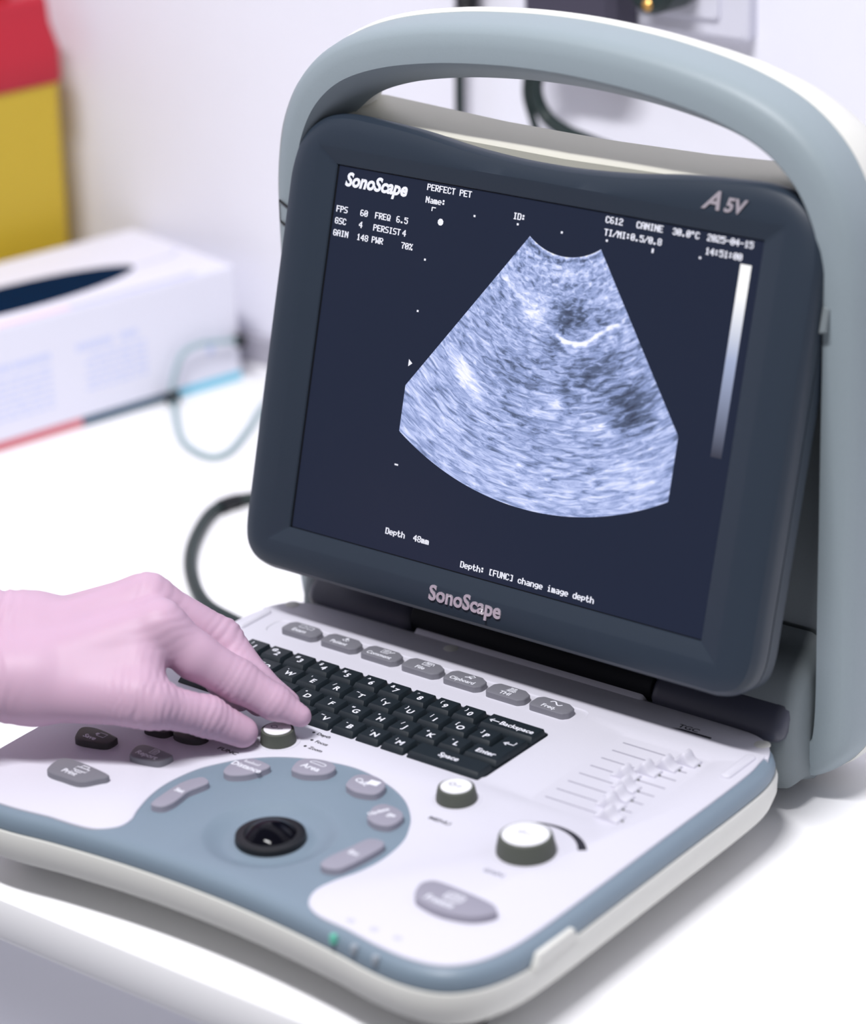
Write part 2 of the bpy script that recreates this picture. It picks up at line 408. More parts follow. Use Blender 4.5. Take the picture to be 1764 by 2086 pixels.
# indicator lamps on the front edge
for i, x in enumerate((83.5, 96, 108.5)):
    yy = -89.2 - (x - 80) * .12
    mb = MB(ZT); lathe(mb, x, yy, [(1.7, -4.5), (1.7, -1.5), (1.3, -.9), (.6, -.7)], 20)
    mb.build('indicator_lamp', 'led' if i == 0 else 'ledoff', US)
mb = MB(ZT)
for x in (84.5, 97, 109.5): strip(mb, [(x - 1.5, -80), (x + 1.5, -80), (x + 1.5, -78.3), (x - 1.5, -78.3)], .35, 1.06, closed=True)
mb.build('printed_symbol', 'glabel', US)

# ---------------------------------------------------------------- keyboard
mb = MB(ZT); stack(mb, rrect(-37.6, 79.3, 187, 53.2, 3.4), [(0, -1.4), (0, .75), (.5, 1.0)])
TRAY = mb.build('keyboard', 'tray', US)
def key(outline, leg, name='key', top=3.9):
    """outline at the base; the top face is smaller and set back like a moulded key"""
    mb = MB(ZT); o = ccw(outline); n = len(o)
    rings = []
    for d, sy, z in ((0, 0, 1.0), (.15, 0, 1.6), (1.0, .75, top - .35), (1.35, .9, top)):
        rings.append([(x, y + sy * (1 if True else 0), z) for x, y in inset(o, d)])
    vs = sum(rings, []); fs = []
    for k in range(3):
        for i in range(n):
            j = (i + 1) % n; fs.append((k * n + i, k * n + j, (k + 1) * n + j, (k + 1) * n + i))
    fs.append(tuple(3 * n + i for i in range(n)))
    mb.add(vs, fs)
    for s, x, y, sz, b in leg: text(mb, s, x, y, top + .06, sz, b, 0.0, 'CENTER', 1)
    return mb
def std(cx_, cy_, main, sub_):
    lg = [(main, cx_ + 1.2, cy_ - 2.3, 5.2, .15)]
    if sub_: lg.append((sub_, cx_ - 2.4, cy_ + 1.2, 3.3, .10))
    key(rrect(cx_, cy_, 13.9, 12.3, 1.1, 2), lg).build('key', ['key', 'legend'], TRAY)
Y1, DY = 97.9, 14.1
for i, (a, b) in enumerate(zip('1234567890', '!@#$%^&*()')): std(-121.9 + 15.1 * i, Y1, a, b)
for i, (a, b) in enumerate(zip('QWERTYUIOP', ("~", "`", "'", "/", "~", "{", "}", "|", "[", "]"))): std(-102.0 + 15.1 * i, Y1 - DY, a, b)
for i, (a, b) in enumerate(zip('ASDFGHJKL', ('\u00b0', '$', '\u00b0', "'", '=', '"', '/', '+', '-'))): std(-93.8 + 15.1 * i, Y1 - 2 * DY, a, b)
for i, (a, b) in enumerate(zip('ZXCVBNM', (',', '.', '<', '~', '-', ':', ';'))): std(-86.0 + 15.1 * i, Y1 - 3 * DY, a, b)
def wide(x0, x1, cy_, leg): key(rrect((x0 + x1) / 2, cy_, x1 - x0, 12.3, 1.1, 2), leg).build('key', ['key', 'legend'], TRAY)
mbk = key(rrect(39.2, Y1, 31.6, 12.3, 1.1, 2), [('Backspace', 42.5, Y1 - 1.6, 4.7, .12)])
strip(mbk, [(26.8, Y1), (32.2, Y1)], .7, 3.96, 1); strip(mbk, [(28.6, Y1 + 1.5), (26.6, Y1), (28.6, Y1 - 1.5)], .6, 3.96, 1)
mbk.build('key', ['key', 'legend'], TRAY)
wide(13.2, 55.0, Y1 - 3 * DY, [('Space', 33.5, Y1 - 3 * DY - .7, 4.9, .12)])
mbk = key(rrect(45.1, Y1 - 2 * DY, 19.8, 12.3, 1.1, 2), [('Enter', 45.0, Y1 - 2 * DY - 1.6, 4.9, .12)])
_k = key(rrect(48.8, Y1 - 1.5 * DY, 12.4, 12.3 + DY, 1.1, 2), [], top=3.88); mbk.add(_k.v, _k.f)
strip(mbk, [(51.8, Y1 - DY + 1.2), (51.8, Y1 - DY - 1.6), (46.4, Y1 - DY - 1.6)], .7, 3.96, 1); strip(mbk, [(48.4, Y1 - DY - .2), (46.2, Y1 - DY - 1.6), (48.4, Y1 - DY - 3)], .7, 3.96, 1)
mbk.build('key', ['key', 'legend'], TRAY)
wide(-130.2, -110.2, Y1 - DY, [('Tab', -120, Y1 - DY - .8, 3.8, .06)])
wide(-130.2, -102.0, Y1 - 2 * DY, [('Caps', -117, Y1 - 2 * DY - .8, 3.8, .06)])
wide(-130.2, -94.2, Y1 - 3 * DY, [('Shift', -113, Y1 - 3 * DY - .8, 3.8, .06)])

# ---------------------------------------------------------------- function buttons above the keyboard
def icon(mb, kind, x, y, z, mi=1, k=1.0):
    q = lambda pts: [(x + a * k, y + b * k) for a, b in pts]
    if kind == 'exam':
        strip(mb, q([(-4, -1), (-4, 1.2), (-.6, 1.2), (-.6, -1)]), .5, z, mi, True); strip(mb, q([(.6, -1), (.6, 1.2), (3.8, 1.2), (3.8, -1)]), .5, z, mi, True)
    elif kind == 'patient':
        stack(mb, [(x + a * .8 * k, y + .9 * k + b * .8 * k) for a, b in circ(0, 0, 1, 12)], [(0, z - .1), (0, z)], mi)
        strip(mb, q([(-1.8, -.6), (1.8, -.2)]), .9, z, mi); strip(mb, q([(-.6, .4), (-.6, -1.6)]), .8, z, mi); strip(mb, q([(.7, .4), (.9, -1.6)]), .8, z, mi)
    elif kind == 'page':
        strip(mb, q([(-2.4, -1.5), (-2.4, 1.5), (1.6, 1.5), (1.6, -1.5)]), .5, z, mi, True)
        for d in (-.6, .1, .8): strip(mb, q([(-1.6, d), (.9, d)]), .35, z, mi)
        strip(mb, q([(1.2, -.6), (4.0, 1.3)]), .7, z, mi)
    elif kind == 'file':
        strip(mb, q([(-2.4, -1.2), (-2.4, 1.2), (-.8, 1.2), (-.3, .7), (2.0, .7), (2.0, -1.2)]), .6, z, mi, True); strip(mb, q([(-1.4, 1.8), (2.9, 1.4), (3.2, -.3)]), .6, z, mi)
        strip(mb, q([(-1.4, 0), (1.2, 0)]), .5, z, mi)
    elif kind == 'clip':
        strip(mb, q([(-2, -.9), (-.2, -.3), (1.8, -1.1)]), .8, z, mi); strip(mb, q([(-.6, .3), (1.0, 1.9), (2.6, .9), (1.2, -.2)]), .6, z, mi, True)
    elif kind == 'thi':
        for d in (-1.3, -.5, .3, 1.1): strip(mb, q([(-2.2 + .3 * d, d - .4), (0, d + .4), (2.2 - .3 * d, d - .4)]), .45, z, mi)
        strip(mb, q([(-2.6, -1.7), (-1.4, 1.6), (1.4, 1.6), (2.6, -1.7)]), .5, z, mi, True)
    elif kind == 'wave':
        strip(mb, q([(-3.2 + .4 * i, 1.25 * math.sin((i / 16) * 2 * math.pi)) for i in range(17)]), .8, z, mi)
    elif kind == 'printer':
        strip(mb, q([(-3, -1.2), (-3, 1), (3, 1), (3, -1.2)]), .6, z, mi, True); strip(mb, q([(-1.6, 1), (-1.6, 2.6), (1.6, 2.6), (1.6, 1)]), .6, z, mi); strip(mb, q([(-1.6, -1.2), (-1.6, -2.3), (1.6, -2.3), (1.6, -1.2)]), .6, z, mi)
    elif kind == 'doc':
        strip(mb, q([(-1.8, -2), (-1.8, 2), (.6, 2), (1.8, .9), (1.8, -2)]), .55, z, mi, True)
        for d in (-.9, 0, .9): strip(mb, q([(-1, d), (1, d)]), .4, z, mi)
    elif kind == 'save':
        strip(mb, q([(-1, -1.6), (-1, 1.6), (3.4, 1.6), (3.4, -1.6)]), .5, z, mi, True); stack(mb, [(x + (a - 1.6) * k, y + b * k) for a, b in circ(0, 0, 1.0, 14)], [(0, z - .1), (0, z)], mi)
    elif kind == 'ruler':
        strip(mb, q([(-4, -.7), (4, -.7)]), .35, z, mi)
        for i in range(11): strip(mb, q([(-4 + .8 * i, -.7), (-4 + .8 * i, 1.2 if i % 5 == 0 else .4)]), .4, z, mi)
    elif kind == 'area':
        strip(mb, catmull(q([(-3.6, -.6), (-2.6, .9), (1, 1.1), (3.6, .6), (3.2, -.9), (0, -.7)]), 4), .45, z, mi, True)
    elif kind == 'calc':
        stack(mb, q([(-1.8, -1.5), (2.2, -1.1), (2.2, 1.8), (-1.8, 1.5)]), [(0, z - .1), (0, z)], mi)
    elif kind == 'cam':
        strip(mb, q(rrect(0, 0, 9, 5.2, 1.6)), .7, z, mi, True); strip(mb, q(circ(0, 0, 1.5, 16)), .6, z, mi, True); strip(mb, q([(-3, -1.6), (-3, 1.2)]), .6, z, mi); strip(mb, q([(3, -1.6), (3, 1.2)]), .6, z, mi)
    return mb
for i, (s, ic) in enumerate((('Exam', 'exam'), ('Patient', 'patient'), ('Comment', 'page'), ('File', 'file'), ('Clipboard', 'clip'), ('THI', 'thi'), ('Freq.', 'wave'))):
    x = -113.4 + 26.0 * i; y = 127.0
    mb = MB(ZT)
    o = rpoly([(x - 11.2, y - 5.4), (x + 8.6, y - 5.4), (x + 11.2, y - 2.6), (x + 11.2, y + 2.6), (x + 6.5, y + 5.4), (x - 8.6, y + 5.4), (x - 11.2, y + 2.8)], 2.6, 4)
    stack(mb, o, [(-.4, -.4), (0, .6), (.05, 3.3), (.35, 3.75), (1.0, 3.9)])
    text(mb, s, x - .4, y - 4.0, 3.96, 4.1, .10, 0, 'CENTER', 1, wide=1.0 if len(s) < 7 else .9)
    icon(mb, ic, x + .8, y + 1.9, 3.96, 1, 1.1)
    mb.build('function_button', ['btn', 'legend'], US)

# ---------------------------------------------------------------- buttons on the deck and the island
BT = {
 'set': [(-52.4, -53.8), (-54.2, -45.9), (-54.7, -30.9), (-51.3, -22.4), (-48.0, -21.2), (-44.1, -23.8), (-44.9, -29.5), (-46.2, -35.5), (-45.4, -41.1), (-44.8, -47.8), (-46.6, -53.0)],
 'dist': [(-46.9, -10.0), (-48.0, -1.3), (-42.8, 5.4), (-33.4, 5.3), (-30.5, 3.0), (-33.4, -6.7), (-39.4, -12.4), (-43.9, -12.9)],
 'area': [(-21.2, 7.8), (-23.6, 16.1), (-19.2, 21.1), (-10.0, 23.0), (-4.2, 19.5), (-4.6, 12.5), (-11.8, 7.1), (-17.6, 6.4)],
 'calc': [(9.0, 10.7), (7.5, 19.0), (12.1, 23.1), (20.8, 22.7), (26.1, 18.0), (26.6, 10.2), (18.8, 7.0), (12.7, 8.0)],
 'upd': [(36.0, -7.5), (33.2, 0.6), (36.3, 5.6), (45.3, 4.7), (50.3, 0.1), (50.5, -8.5), (44.8, -11.4), (39.3, -10.2)],
 'esc': [(45.9, -52.4), (45.1, -45.5), (47.5, -33.6), (49.5, -23.6), (55.7, -21.4), (58.8, -24.0), (59.2, -29.5), (58.4, -38.4), (57.1, -46.7), (55.2, -51.7), (50.2, -54.1)],
 'print': [(-115.9, -55.2), (-117.1, -46.1), (-110.3, -43.1), (-88.8, -44.5), (-85.7, -46.9), (-87.5, -50.1), (-93.0, -57.6), (-103.2, -58.6), (-112.1, -58.6)],
 'report': [(-93.1, -24.2), (-95.7, -16.8), (-92.0, -13.0), (-77.2, -13.5), (-74.5, -15.6), (-75.5, -22.3), (-81.2, -24.6), (-89.7, -25.8)],
 'save': [(-127.5, -25.4), (-131.2, -17.0), (-124.2, -13.6), (-111.5, -14.8), (-108.6, -16.5), (-108.8, -23.1), (-115.9, -26.2), (-123.5, -27.6)],
 'freeze': [(97.7, -52.4), (93.6, -44.0), (95.1, -39.0), (99.6, -37.1), (111.7, -37.4), (127.4, -38.9), (133.0, -41.7), (134.3, -45.1), (130.5, -50.9), (124.5, -54.4), (114.4, -56.4), (104.7, -55.3)],
 'hid1': [(-106, -.5), (-107, 7), (-98, 9.5), (-93, 7), (-93.5, 1), (-99, -1)],
 'hid2': [(-90.5, 3), (-91, 9.5), (-84, 13.5), (-75, 11), (-75.5, 4.5), (-83, 1.5)],
}
def dbutton(name, k, m, leg, zb=0.8, h=3.4, rounded=False):
    mb = MB(ZT); o = catmull(BT[k], 4) if not rounded else rpoly(BT[k], 2.2, 3)
    stack(mb, o, [(-.3, zb - 1.2), (0, zb), (.05, zb + h - .6), (.35, zb + h - .16), (1.0, zb + h)])
    zz = zb + h + .06
    for l in leg:
        if l[0] == 't': text(mb, l[1], l[2], l[3], zz, l[4] * 1.15, .11, 0, 'CENTER', 1, rot=R(l[5]) if len(l) > 5 else 0)
        else: icon(mb, l[1], l[2], l[3], zz, 1, l[4])
    return mb.build(name, [m, 'legend'], US)
dbutton('island_button', 'set', 'ibtn', [('t', 'Set', -49.8, -38.5, 3.4)], -.2, 3.6)
dbutton('island_button', 'dist', 'ibtn', [('t', 'Distance', -39.2, -4.4, 4.3), ('i', 'ruler', -39.6, 1.6, 1.05)], -.2, 3.6)
dbutton('island_button', 'area', 'ibtn', [('t', 'Area', -14.0, 11.8, 4.6), ('i', 'area', -13.6, 18.2, 1.15)], -.2, 3.6)
dbutton('island_button', 'calc', 'ibtn', [('t', 'Calc', 14.2, 14.2, 4.0, -14), ('i', 'calc', 19.4, 17.6, 1.4)], -.2, 3.6)
dbutton('island_button', 'upd', 'ibtn', [('t', 'Update', 39.2, -2.6, 3.0, 62), ('t', 'B', 44.4, -3.4, 3.6), ('i', 'calc', 46.0, -1.6, .5)], -.2, 3.6)
dbutton('island_button', 'esc', 'ibtn', [('t', 'Esc', 52.6, -38.6, 3.6)], -.2, 3.6)
dbutton('deck_button', 'print', 'btn', [('t', 'Print', -103.5, -55.0, 3.9), ('i', 'printer', -100.5, -48.6, 1.25)])
dbutton('deck_button', 'report', 'btn', [('t', 'Report', -85.2, -22.4, 3.9), ('i', 'doc', -84.0, -16.6, 1.05)])
dbutton('deck_button', 'save', 'dbtn', [('t', 'Save', -120.4, -23.8, 3.7), ('i', 'save', -118.0, -18.0, 1.0)])
dbutton('deck_button', 'freeze', 'ibtn', [('t', 'Freeze', 109.5, -52.2, 4.8), ('i', 'cam', 113.0, -44.6, .95)], .8, 3.8)
dbutton('deck_button', 'hid1', 'dbtn', []); dbutton('deck_button', 'hid2', 'dbtn', [])
# trackball
mb = MB(ZT); lathe(mb, 6.6, -39.8, [(11.2, -3), (11.2, -.4), (12.0, .3), (14.4, .4), (15.8, -.3), (16.2, -3.0), (14.0, -5)], 64, closed=True)
mb.build('trackball_ring', 'black', US)
mb = MB(ZT); rb = 16.0; lathe(mb, 6.6, -39.8, [(rb * math.sin(t), -10.9 + rb * math.cos(t)) for t in [1.15 - 1.145 * k / 20 for k in range(21)]], 48)
mb.build('trackball', 'ball', US)
# knobs
def knob(name, x, y, r, rt, h):
    mb = MB(ZT)
    lathe(mb, x, y, [(r * .9, -.2), (r, .9), (r * .985, h * .35), (r * .93, h * .72), (rt + 1.2, h * .95), (rt + .5, h)], 60, flut=.006)
    k = mb.build(name, 'knob', US)
    mb = MB(ZT); lathe(mb, x, y, [(rt, h - .6), (rt, h + .1), (rt * .96, h + .3), (rt * .7, h + .42)], 48)
    strip(mb, [(x - 1.9 + a, y + b) for a, b in catmull([(-1.8, 0), (0, 1.3), (1.6, 0), (0, -1.3)], 4)], .6, h + .5, 1, True)
    strip(mb, [(x + .8, y - .9), (x + 2.8, y + .7)], .8, h + .5, 1)
    mb.build('knob_cap', ['cap', 'ibtn'], k)
    mb = MB(ZT); lathe(mb, x, y, [(r + .6, .3), (r + .8, 1.2), (r + 1.9, 1.25), (r + 2.4, .4)], 56, closed=True)
    mb.build('knob_ring', 'deck', k)
knob('function_knob', -47.0, 28.8, 8.6, 6.6, 7.6)
knob('menu_knob', 57.6, 30.2, 9.5, 7.2, 7.6)
knob('gain_knob', 111.4, 9.2, 13.3, 10.6, 9.6)
mb = MB(ZT)
A = [R(36 + (128 - 36) * i / 40) for i in range(41)]
oc = [(111.4 + 26.6 * math.cos(a), 9.2 + 26.2 * math.sin(a)) for a in A]
ic_ = [(111.4 + (26.6 - 4.1 * (1 - i / 40) ** .8) * math.cos(a), 9.2 + (26.2 - 4.1 * (1 - i / 40) ** .8) * math.sin(a)) for i, a in enumerate(A)]
mb.add([(x, y, 1.06) for x, y in oc + ic_], [(i, i + 1, 41 + i + 1, 41 + i) for i in range(40)])
mb.build('gain_scale', 'label', US)
def plabel(items, m='label'):
    mb = MB(ZT)
    for s, x, y, z, sz, wd in items: text(mb, s, x, y, z, sz, .09, 0, 'LEFT', 0, wide=wd)
    return mb
plabel([('FUNC', -66.2, 6.6, 1.06, 3.6, 1.25)]).build('printed_label', 'label', US)
plabel([('MENU', 57.6, 8.6, 1.06, 3.6, 1.2)]).build('printed_label', 'label', US)
plabel([('GAIN', 105.4, -14.9, 1.06, 3.8, 1.15)]).build('printed_label', 'glabel', US)
mb = plabel([('Depth', -36.4, 44.0, 1.06, 3.2, 1.0), ('Focus', -32.0, 37.4, 1.06, 3.2, 1.0), ('Zoom', -30.6, 30.9, 1.06, 3.2, 1.0)])
for x, y in ((-38.6, 45.0), (-34.3, 38.4), (-33.0, 31.9)): stack(mb, circ(x, y, .8, 14), [(0, .5), (0, 1.06)])
mb.build('printed_label', 'label', US)
mb = plabel([('TGC', 100.6, 146.6, 0.26, 4.6, 1.2)])
stack(mb, rpoly([(97, 143.9), (120.5, 143.9), (120.5, 145.9), (104, 145.7)], .4), [(0, -.9), (0, .27)])
mb.build('printed_label', 'label', US)
# gain sliders
SX = (124.2, 119.2, 114.2, 108.6, 114.6, 117.2, 118.4, 124.0)
mb = MB(ZT)
for i in range(8):
    y = 118.4 - 9.0 * i
    box(mb, (88.8, y - .45, .0), (129.8, y + .45, .5))
mb.build('slider_slot', 'slotdark', US)
for i in range(8):
    y = 118.4 - 9.0 * i; x = SX[i]; mb = MB(ZT)
    xs = [-6.4, -6.0, -5, -4, -3, -2.2, -1.4, -.6, .2, 1, 1.8, 2.6, 3.4, 4.2, 5.2, 6.0, 6.4]
    zp = lambda t: 1.0 + 4.6 * math.exp(-((t + .2) / 2.3) ** 2) + .5 * max(0, 1 - abs(t) / 6.4)
    rows = [(-3.6, 0, .3), (-3.6, .5, .3), (-3.3, .85, .0), (-2.4, 1, 0), (2.4, 1, 0), (3.3, .85, 0), (3.6, .5, .3), (3.6, 0, .3)]
    vs = []
    for t in xs:
        e = .25 if abs(t) > 6.2 else 1
        for yy, q, _ in rows: vs.append((x + t, y + yy, .4 if q == 0 else .5 + (zp(t) * (q if q > .5 else .7)) * e))
    m_ = len(rows); fs = [(a * m_ + b, a * m_ + (b + 1) % m_, (a + 1) * m_ + (b + 1) % m_, (a + 1) * m_ + b) for a in range(len(xs) - 1) for b in range(m_)]
    fs += [tuple(range(m_))[::-1], tuple((len(xs) - 1) * m_ + b for b in range(m_))]
    mb.add(vs, fs)
    stack(mb, rrect(x + 5.6, y, 3.4, 1.0, .3), [(0, .2), (0, .9)], 1)
    mb.build('slider_knob', ['deck', 'knob'], US, 50)

# ---------------------------------------------------------------- rear housing with the carry handle (one closed arch)
hr = [(0, -34), (60, -34), (120, -34), (146, -31), (161, -20), (167, -2), (167.5, 60), (167.5, 140), (167.4, 200), (165.6, 228), (160, 252), (148, 273), (128, 289.5), (100, 300.5), (65, 307.5), (30, 311), (0, 312)]
PATH = ccw(catmull(hr + [(-x, z) for x, z in hr[-2:0:-1]], 6))
# the top of the handle runs level, its crown just left of centre
def arch(sec, name, mats, parent):
    mb = MB(ZT); n = len(PATH); P = [Vector(p) for p in PATH]; vs = []
    for i in range(n):
        t = (P[(i + 1) % n] - P[i - 1]).normalized(); nr = Vector((t.y, -t.x))
        z = P[i].y
        wgt = min(max((z - 225) / 55, 0), 1); wgt = wgt * wgt * (3 - 2 * wgt)
        for (nn, y, nb) in sec:
            d = nn + nb * wgt
            w2 = min(max((z - 262) / 45, 0), 1); yk = y if y < 208.5 else 208 + (y - 208) * (1 - .72 * w2)
            vs.append((P[i].x + nr.x * d, yk, P[i].y + nr.y * d))
    m = len(sec)
    mb.add(vs, [(i * m + k, i * m + (k + 1) % m, ((i + 1) % n) * m + (k + 1) % m, ((i + 1) % n) * m + k) for i in range(n) for k in range(m)])
    return mb.build(name, mats, parent, 40)
# section: (outward, y, extra outward at the handle)
arch([(-14.4, 184.9, -1.5), (-8, 185.0, -.6), (-2.6, 186.4, 0), (0.2, 188.6, 0), (2.2, 193, 0), (3.4, 200, 0), (4.0, 209, 0),
      (-4, 212, 0), (-13, 212, -10), (-13.6, 207, -14), (-13.8, 200, -10.5), (-14.2, 193, -6.5), (-15, 188, -3.2)], 'carry_handle', 'housing', US)
arch([(4.2, 208, 0), (5.2, 212, 0), (5.6, 222, 0), (4.6, 234, 0), (1, 241, 0), (-6, 245, 0), (-14, 245, -2), (-14, 232, -10), (-13.6, 222, -12), (-13.4, 213, -11.5), (-13, 208, -9)], 'back_shell', 'shell', US)
# body block behind the screen
bo = rpoly([(-158, -30), (158, -30), (158, 256), (60, 251), (0, 250), (-60, 251), (-158, 256)], [8, 8, 22, 60, 60, 60, 22], 6)
mb = MB(ZT); stack(mb, bo, [(2, -243), (0, -240), (0, -206), (1, -204)]); mb.v = [(x, -z + (0), y + ZT) if False else (x, -(z), y) for x, y, z in mb.v]
mb.build('housing_body', 'shell2', US)
mb = MB(ZT); stack(mb, rpoly([(-153.5, -26), (153.5, -26), (153.5, 246), (-153.5, 246)], 20, 6), [(0, -205), (1, -203)]); mb.v = [(x, -z, y) for x, y, z in mb.v]
mb.build('recess_panel', 'recess', US)
# lower fairing in front of the body
fp = [(204, -34), (172, -34), (167, -30), (166, -10), (168, 8), (173, 22), (181, 31), (192, 35), (204, 36)]
def xprism(mb, prof, x0, x1, r=6, mi=0):
    """prism along x with rounded ends: prof = (y, z) outline"""
    cy_ = sum(p[0] for p in prof) / len(prof); cz_ = sum(p[1] for p in prof) / len(prof)
    pr = ccw(prof); n = len(pr); ring = []
    for x, d in ((x0, r), (x0 + r * .13, r * .5), (x0 + r * .5, r * .13), (x0 + r, 0), (x1 - r, 0), (x1 - r * .5, r * .13), (x1 - r * .13, r * .5), (x1, r)):
        ring.append([(x, y, z) for y, z in inset(pr, d)])
    vs = sum(ring, []); fs = [(k * n + i, k * n + (i + 1) % n, (k + 1) * n + (i + 1) % n, (k + 1) * n + i) for k in range(len(ring) - 1) for i in range(n)]
    fs += [tuple(range(n))[::-1], tuple((len(ring) - 1) * n + i for i in range(n))]
    return mb.add(vs, fs, mi)
mb = MB(ZT); xprism(mb, catmull([(203, -33), (185, -33), (172, -32), (166, -24), (165, -10), (167, 6), (173, 20), (182, 29), (194, 33), (203, 34)], 3), -150.5, 150.5, 9)
mb.build('lower_fairing', 'recess', US, 50)
# hinge covers and the barrel between them
def capsule(y, z, a, b, n=20, tilt=0):
    return [(y + a * math.cos(2 * math.pi * i / n) * math.cos(tilt) - b * math.sin(2 * math.pi * i / n) * math.sin(tilt), z + a * math.cos(2 * math.pi * i / n) * math.sin(tilt) + b * math.sin(2 * math.pi * i / n) * math.cos(tilt)) for i in range(n)]
for x0, x1 in ((-141, -71), (74, 148)):
    mb = MB(ZT); xprism(mb, capsule(175.5, 6, 16.0, 9.5, 28, R(26)), x0, x1, 6); mb.build('hinge_cover', 'hinge', US, 50)
mb = MB(ZT); xprism(mb, capsule(165.5, -1.0, 6.5, 4.0, 24, R(20)), -68.5, 71.5, 2.0); mb.build('hinge_barrel', 'deck', US, 50)
mb = MB(ZT); xprism(mb, capsule(174, 6, 12, 10, 20, R(24)), -72, 75, 1.0); mb.build('hinge_shaft', 'gap', US, 50)

# ---------------------------------------------------------------- screen panel
TH = 0.283935; SY, SZ = 132.602, 56.419
def scr(u, s, o=0.0):   # display coordinates: u from its centre line, s up from its lower edge, o out of the glass
    return (u, SY + s * math.sin(TH) - o * math.cos(TH), SZ + s * math.cos(TH) + o * math.sin(TH))
ph = [(0, -23.6), (60, -23.6), (120, -23.6), (136, -23.2), (147, -18.5), (152.5, -7), (153, 20), (153.2, 90), (153.2, 160), (152.6, 181), (148, 196.5), (137, 206.5), (122, 210), (104, 209.7), (78, 208), (50, 204.6), (22, 202.6), (0, 202.2)]
POUT = ccw(catmull(ph + [(-x, y) for x, y in ph[-2:0:-1]], 5))
cs = (0.0, 92.25); HW, HH = 123.0, 92.25
def ray_poly(poly, a):
    dx, dy = math.cos(a), math.sin(a); best = None
    n = len(poly)
    for i in range(n):
        x1, y1 = poly[i][0] - cs[0], poly[i][1] - cs[1]; x2, y2 = poly[(i + 1) % n][0] - cs[0], poly[(i + 1) % n][1] - cs[1]
        ex, ey = x2 - x1, y2 - y1; den = dx * ey - dy * ex
        if abs(den) < 1e-12: continue
        t = (x1 * ey - y1 * ex) / den; q = (x1 * dy - y1 * dx) / den
        if t > 0 and -1e-6 <= q <= 1 + 1e-6 and (best is None or t > best): best = t
    return best
ang = sorted([math.atan2(y - cs[1], x - cs[0]) for x, y in POUT] + [math.atan2(sy * HH, sx * HW) for sx in (-1, 1) for sy in (-1, 1)])
def loop(poly, o): return [scr(cs[0] + math.cos(a) * ray_poly(poly, a), cs[1] + math.sin(a) * ray_poly(poly, a), o) for a in ang]
rect = lambda k, kx=None: [(-HW * k, cs[1] - HH * k), (HW * k, cs[1] - HH * k), (HW * k, cs[1] + HH * k), (-HW * k, cs[1] + HH * k)]
loops = [loop(inset(POUT, 4), -21), loop(inset(POUT, 1.2), -20), loop(inset(POUT, .6), -11.4), loop(inset(POUT, 1.4), -11), loop(inset(POUT, 1.4), -10.4), loop(inset(POUT, .3), -10), loop(POUT, -3.5),
         loop(inset(POUT, .9), -.8), loop(inset(POUT, 2.6), 1.4), loop(inset(POUT, 5.2), 2.6), loop(inset(POUT, 9), 3.1), loop(rect(1.095), 3.4), loop(rect(1.082), 3.1), loop(rect(1.004), .9), loop(rect(1.0), .3), loop(rect(1.0), -1.0)]
mb = MB(ZT); n = len(ang)
mb.add(sum(loops, []), [(k * n + i, k * n + (i + 1) % n, (k + 1) * n + (i + 1) % n, (k + 1) * n + i) for k in range(len(loops) - 1) for i in range(n)] + [tuple(range(n))[::-1]])
BZ = mb.build('screen_bezel', 'bezel', US, 25)
mb = MB(ZT); mb.add([scr(*p, -.2) for p in ((-HW - .5, -.5), (HW + .5, -.5), (HW + .5, 185), (-HW - .5, 185))] + [scr(*p, -2.2) for p in ((-HW - .5, -.5), (HW + .5, -.5), (HW + .5, 185), (-HW - .5, 185))],
    [(0, 1, 2, 3), (4, 7, 6, 5), (0, 4, 5, 1), (1, 5, 6, 2), (2, 6, 7, 3), (3, 7, 4, 0)])
DSP = mb.build('display', 'screen', US, 0)
mb = MB(ZT)
for pts in (((-123, 0), (-122.0, 0), (-122.0, 184.5), (-123, 184.5)), ((-123, 0), (123, 0), (123, .55), (-123, .55)), ((-123, 184.1), (123, 184.1), (123, 184.5), (-123, 184.5))):
    mb.add([scr(u, s, -.1) for u, s in pts], [(0, 1, 2, 3)])
mb.build('display_gap', 'gap', BZ, 0, recalc=False)
